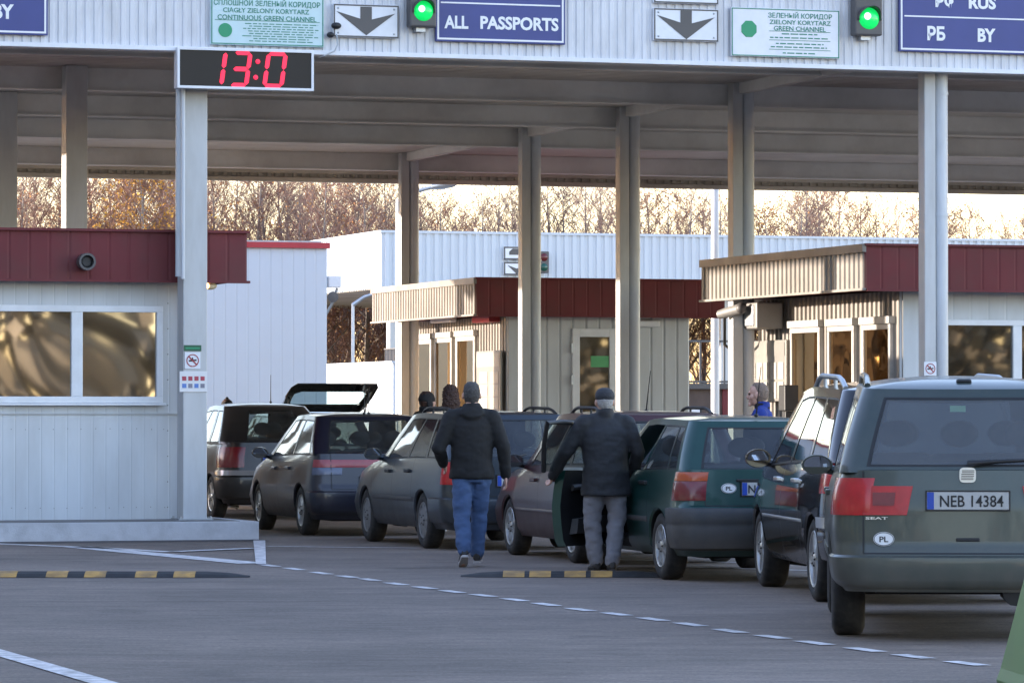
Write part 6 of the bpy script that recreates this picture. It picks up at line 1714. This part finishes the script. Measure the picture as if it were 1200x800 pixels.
def person(label, loc, rz, P):
    """local frame: +y is where the person faces, x to the right"""
    root = thing('person', label, 'person', loc, rz)
    root.scale = (P.get('s', 1),) * 3
    vx = P.get('vox', .012)
    st = P.get('stout', 1.0); lean = P.get('lean', .02)
    hd = Vector(P.get('head', (0, .05, 1.615))); turn = P.get('turn', 0.0)
    sh = [Vector((-.19 * st ** .5, .005 + lean, 1.405)), Vector((.19 * st ** .5, .005 + lean, 1.405))]
    legs, arms = P['legs'], P['arms']
    Rz = Matrix.Rotation(turn, 3, 'Z')
    H = lambda x, y, z: tuple(hd + Rz @ Vector((x, y, z)))
    # --- body: one continuous skin with head, neck, hands with five fingers
    b = MB()
    b.ball(H(0, -.012, .025), .076, .096, .098, 18, 12); b.ball(H(0, .022, -.05), .060, .068, .072, 16, 10)
    b.ball(H(0, .078, -.105), .028, .022, .022); b.ball(H(0, .10, -.028), .013, .020, .024); b.ball(H(0, .09, -.005), .011, .016, .03); b.ball(H(0, .083, .02), .045, .014, .012)
    b.ball(H(0, .086, -.066), .024, .012, .007); b.ball(H(0, .084, -.078), .022, .012, .007)
    for sx in (-1, 1):
        b.ball(H(sx * .083, -.004, -.014), .011, .022, .033); b.ball(H(sx * .05, .05, -.03), .022, .03, .03)
    limb(b, [hd + Vector((0, -.03, -.06)), Vector((0, lean - .01, 1.46)), Vector((0, lean - .01, 1.38))], [.056, .060, .085])
    b.loft([ring((0, lean * .2, .88), .145 * st, .10 * st), ring((0, lean * .5, 1.05), .14 * st, .10 * st), ring((0, lean, 1.28), .165 * st, .105 * st), ring((0, lean, 1.40), .13, .075)], 18)
    for sx, (hip, knee, ankle, toe) in zip((-1, 1), legs):
        limb(b, [hip, knee, ankle], [.075, .048, .034]); limb(b, [ankle, toe], [.034, .026])
    for sx, (el, wr, fd) in zip((-1, 1), arms):
        el, wr, fd = Vector(el), Vector(wr), Vector(fd).normalized()
        limb(b, [sh[0] if sx < 0 else sh[1], el, wr], [.045, .036, .027])
        side = fd.cross(Vector((sx * .9, .0, .2))).normalized(); nrm = side.cross(fd).normalized()
        pc = wr + fd * .055
        b.loft([(wr + fd * .0, side * .026, nrm * .02), (wr + fd * .04, side * .038, nrm * .017), (wr + fd * .085, side * .040, nrm * .014)], 12)
        for i, (off, L_) in enumerate(((-.030, .060), (-.010, .075), (.010, .080), (.029, .072))):
            a0 = wr + fd * .08 + side * off; a1 = a0 + fd * L_ * .45 + nrm * .006; a2 = a1 + (fd * .75 + nrm * -sx * .5).normalized() * L_ * .35; a3 = a2 + (fd * .3 - nrm * sx * .8).normalized() * L_ * .28
            limb(b, [a0, a1, a2, a3], [.0095, .009, .0082, .007], 8)
        t0 = wr + fd * .03 + side * .03; t1 = t0 + (fd * .7 + side * .6).normalized() * .04; t2 = t1 + (fd * .9 + side * .1).normalized() * .032
        limb(b, [t0, t1, t2], [.013, .0105, .009], 8)
    solid(b, 'body', SK, root, P.get('bvox', .008), 2)
    if P.get('face'):
        for sx in (-1, 1):
            e = MB(); e.ball(H(sx * .031, .083, .004), .0095); e.build('eye', M['ink'], root, smooth=60)
    # --- hair
    h = MB()
    if P['hair'] == 'short':
        h.loft([(H(0, -.02, -.088), Rz @ Vector((.050, 0, 0)), Rz @ Vector((0, .062, 0))), (H(0, -.03, -.055), Rz @ Vector((.066, 0, 0)), Rz @ Vector((0, .068, 0))), (H(0, -.046, -.02), Rz @ Vector((.075, 0, 0)), Rz @ Vector((0, .068, 0))), (H(0, -.034, .04), Rz @ Vector((.081, 0, 0)), Rz @ Vector((0, .086, 0))), (H(0, -.022, .09), Rz @ Vector((.068, 0, 0)), Rz @ Vector((0, .078, 0))), (H(0, -.012, .122), Rz @ Vector((.040, 0, 0)), Rz @ Vector((0, .05, 0)))], 20)
        hs = .003
    elif P['hair'] == 'long':
        h.ball(H(0, -.015, .04), .093, .105, .10); h.loft([(H(0, -.045, .03), (.095, 0, 0), (0, .075, 0)), (H(0, -.06, -.10), (.105, 0, 0), (0, .065, 0)), (H(0, -.06, -.20), (.10, 0, 0), (0, .05, 0)), (H(0, -.06, -.27), (.06, 0, 0), (0, .03, 0))], 18); hs = .012
    else:
        h.loft([(H(0, -.034, -.068), Rz @ Vector((.052, 0, 0)), Rz @ Vector((0, .060, 0))), (H(0, -.034, -.03), Rz @ Vector((.070, 0, 0)), Rz @ Vector((0, .076, 0))), (H(0, -.026, .02), Rz @ Vector((.078, 0, 0)), Rz @ Vector((0, .096, 0)))], 20); hs = .003
    solid(h, 'hair', P['hair_m'], root, .008, 1, hs * 1.6, 55)
    if P.get('cap'):
        k = MB()
        if P['cap'] == 'flat':
            k.loft([(H(0, -.012, .015), (.086, 0, 0), (0, .106, 0)), (H(0, -.014, .05), (.091, 0, 0), (0, .112, 0)), (H(0, -.008, .085), (.084, 0, 0), (0, .106, 0)), (H(0, -.004, .112), (.064, 0, 0), (0, .085, 0)), (H(0, 0, .128), (.030, 0, 0), (0, .045, 0))], 22)
            k.loft([(H(0, .07, .03), (.07, 0, 0), (0, .05, .01)), (H(0, .10, .018), (.062, 0, 0), (0, .05, -.008))], 16)
        else:
            k.ball(H(0, -.012, .035), .092, .108, .088, 20, 12); k.loft([(H(0, -.012, -.005), (.092, 0, 0), (0, .11, 0)), (H(0, -.012, .035), (.095, 0, 0), (0, .113, 0))], 22)
            if P['cap'] == 'bobble': k.ball(H(0, -.015, .13), .028)
            if P['cap'] == 'flaps':
                for sx in (-1, 1): k.ball(H(sx * .085, -.01, -.04), .018, .045, .06)
        solid(k, 'cap', P['cap_m'], root, .008, 3)
    # --- jacket
    j = MB(); hem = P['hem']; jw = P.get('jw', 1.0)
    j.loft([ring((0, lean * .1, hem), .222 * st * jw, .155 * st), ring((0, lean * .2, hem + .06), .220 * st * jw, .15 * st), ring((0, lean * .4, 1.02), .195 * st * jw, .145 * st), ring((0, lean * .8, 1.20), .21 * st * jw, .145 * st), ring((0, lean, 1.33), .215 * st, .135 * st), ring((0, lean, 1.42), .175 * st ** .5, .10), ring((0, lean, 1.475), .085, .078)], 24)
    limb(j, [(-.12, lean, 1.43), (.12, lean, 1.43)], [.075, .075])
    for sx, (el, wr, fd), s0 in zip((-1, 1), arms, sh):
        limb(j, [s0, Vector(s0).lerp(Vector(el), .5), el, Vector(el).lerp(Vector(wr), .5), wr], [.090 * st ** .3, .080, .070, .063, .052])
    j.loft([ring((0, lean - .005, 1.45), .085, .08), ring((0, lean - .008, 1.548), .076, .074)], 18)
    if P.get('hood'):
        j.loft([((0, lean - .085, 1.40), (.07, 0, 0), (0, .03, .02)), ((0, lean - .09, 1.45), (.11, 0, 0), (0, .045, .03)), ((0, lean - .06, 1.51), (.105, 0, 0), (0, .055, .03)), ((0, lean - .03, 1.545), (.085, 0, 0), (0, .05, .02))], 18)
    jo = solid(j, 'jacket', P['jacket'], root, vx, 4, .0075, 8, P.get('seed', 0))
    if P.get('collar'):
        q = MB(); q.loft([ring((0, lean, 1.46), .088, .082), ring((0, lean, 1.535), .082, .078)], 18); solid(q, 'collar', P['collar'], root, .01, 2)
    # --- trousers
    t = MB(); tw_ = P.get('tw', 1.0)
    t.loft([ring((0, 0, .80), .155 * st, .115 * st), ring((0, 0, .90), .165 * st, .12 * st), ring((0, 0, 1.02), .155 * st, .11 * st)], 20)
    for hip, knee, ankle, toe in legs:
        hip, knee, ankle = Vector(hip), Vector(knee), Vector(ankle)
        limb(t, [hip, hip.lerp(knee, .5), knee, knee.lerp(ankle, .5), ankle + Vector((0, 0, .035))], [.098 * tw_ * st ** .5, .090 * tw_, .077 * tw_, .070 * tw_, .064 * tw_])
    solid(t, 'trousers', P['trousers'], root, vx, 4, .011, 9, 3 + P.get('seed', 0))
    for hip, knee, ankle, toe in legs:
        ankle, toe = Vector(ankle), Vector(toe); d = (toe - ankle); d2 = Vector((d.x, d.y, 0)).normalized(); up = Vector((0, 0, 1))
        heel_l = P.get('heel', 0)
        s_ = MB(); sole_dir = (toe - ankle).normalized()
        base = ankle + Vector((0, 0, -.045)); side = Vector((d2.y, -d2.x, 0))
        dd = ((toe + Vector((0, 0, -.0))) - (ankle + Vector((0, 0, -.055)))).normalized(); nn = side.cross(dd)
        if nn.z < 0: nn = -nn
        hb = ankle - dd * .065 - nn * .055
        s_.loft([(hb + nn * .045, side * .03, nn * .040), (hb + dd * .03 + nn * .05, side * .038, nn * .052), (hb + dd * .12 + nn * .04, side * .042, nn * .042), (hb + dd * .20 + nn * .03, side * .046, nn * .030), (hb + dd * .265 + nn * .022, side * .03, nn * .020)], 14)
        so = solid(s_, 'shoe', P.get('shoe', SHOE), root, .009, 2)
        q = MB(); outl = [(0, .026), (.03, .036), (.12, .038), (.2, .044), (.255, .034), (.275, .012)]
        pts = [hb + dd * a + side * w for a, w in outl] + [hb + dd * a - side * w for a, w in reversed(outl)]; n = len(pts)
        q.add([p + nn * .012 for p in pts] + [p - nn * .010 for p in pts], [tuple(range(n)), tuple(range(2 * n - 1, n - 1, -1))] + [(k, n + k, n + (k + 1) % n, (k + 1) % n) for k in range(n)])
        q.build('sole', P.get('sole', SOLE), so, fix=True)
    return root
def L(hx, kx, ky, kz, ax, ay, az, tx, ty, tz): return ((hx, 0, .90), (kx, ky, kz), (ax, ay, az), (tx, ty, tz))
STAND = [L(-.09, -.10, .02, .50, -.10, -.02, .10, -.12, .15, .035), L(.09, .10, .02, .50, .10, -.02, .10, .12, .15, .035)]
HANG = [((-.27, -.02, 1.13), (-.27, .06, .88), (0, .15, -1)), ((.27, -.02, 1.13), (.27, .06, .88), (0, .15, -1))]
GREYH = mat('grey_hair', (.060, .055, .052), .8, var=.3, scale=60, bump=.4, bscale=120); WHITEH = mat('white_hair', (.34, .325, .31), .8, var=.2, scale=60, bump=.4, bscale=120)
BROWNH = mat('brown_hair', (.045, .018, .010), .6, var=.3, scale=60, bump=.4, bscale=120); FAIRH = mat('short_fair_hair', (.19, .135, .10), .8, var=.3, scale=60)
BCAP = cloth('black_wool', (.012, .012, .013), 60, .4); FCAP = cloth('dark_grey_cap', (.030, .031, .036), 60, .4)
# man in jeans, walking away
dA = D(663.5)
person('man with grey hair in a black hooded jacket and blue jeans walking away', ((553 - 600) * dA / F, dA, 0), R(4), dict(s=1.0, hair='short', hair_m=GREYH, jacket=BLACKJ, trousers=JEANS, hem=.83, hood=True, jw=1.0, stout=1.0,
    head=(.0, .06, 1.63), lean=.03, seed=2, tw=1.08, legs=[L(-.085, -.10, -.06, .49, -.085, -.20, .135, -.09, -.085, .03), L(.085, .075, .09, .50, .055, .10, .10, .075, .27, .05)],
    arms=[((-.315, -.02, 1.12), (-.265, .19, .98), (.3, .6, -.5)), ((.30, -.01, 1.13), (.325, .05, .87), (0, .15, -1))]))
# man with flat cap at the open door
dB = 37.45
person('stout man in a flat cap, dark jacket and grey trousers holding the green car door', ((710 - 600) * dB / F, dB, 0), R(9), dict(s=.965, hair='sides', hair_m=WHITEH, cap='flat', cap_m=FCAP, jacket=NAVYJ, trousers=GREYT, hem=.74, stout=1.07, jw=1.0,
    head=(.0, .07, 1.615), lean=.05, seed=8, tw=1.10, collar=NAVYJ, sole=SHOE, legs=[L(-.10, -.12, .05, .50, -.085, .05, .10, -.10, .22, .04), L(.10, .10, .0, .50, .04, -.10, .105, .06, .07, .035)],
    arms=[((-.36, .09, 1.15), (-.455, .27, .93), (-.05, .75, -.55)), ((.305, .02, 1.15), (.29, .17, .93), (0, .6, -.6))]))
# people beyond the queue
person('person in a black hat with ear flaps beyond the slate estate car', ((497 - 600) * 52.6 / F, 52.6, 0), R(-60), dict(s=1.0, hair='short', hair_m=BROWNH, cap='flaps', cap_m=BCAP, jacket=BLACKJ, trousers=JEANS, hem=.8, vox=.018, bvox=.011, legs=STAND, arms=HANG, face=True))
person('woman with long brown hair beyond the slate estate car', ((528.5 - 600) * 50.6 / F, 50.6, 0), R(10), dict(s=1.03, hair='long', hair_m=BROWNH, jacket=BLACKJ, trousers=JEANS, hem=.8, vox=.018, bvox=.011, legs=STAND, arms=HANG, stout=.92))
person('man with cropped hair in a black and blue jacket facing left by the right booth', ((900 - 600) * 44.4 / F, 44.4, 0), R(80), dict(s=1.02, hair='short', hair_m=FAIRH, jacket=cloth('blue_jacket', (.010, .030, .20), 10), collar=BLACKJ, trousers=GREYT, hem=.8, vox=.015, bvox=.007, legs=STAND, arms=HANG, face=True, head=(0, .11, 1.625), lean=.06))
person('person in a black bobble cap behind the grey bronze car', ((265 - 600) * 63.6 / F, 63.6, 0), R(-20), dict(s=.97, hair='short', hair_m=BROWNH, cap='bobble', cap_m=BCAP, jacket=BLACKJ, trousers=GREYT, hem=.8, vox=.02, bvox=.012, legs=STAND, arms=HANG))
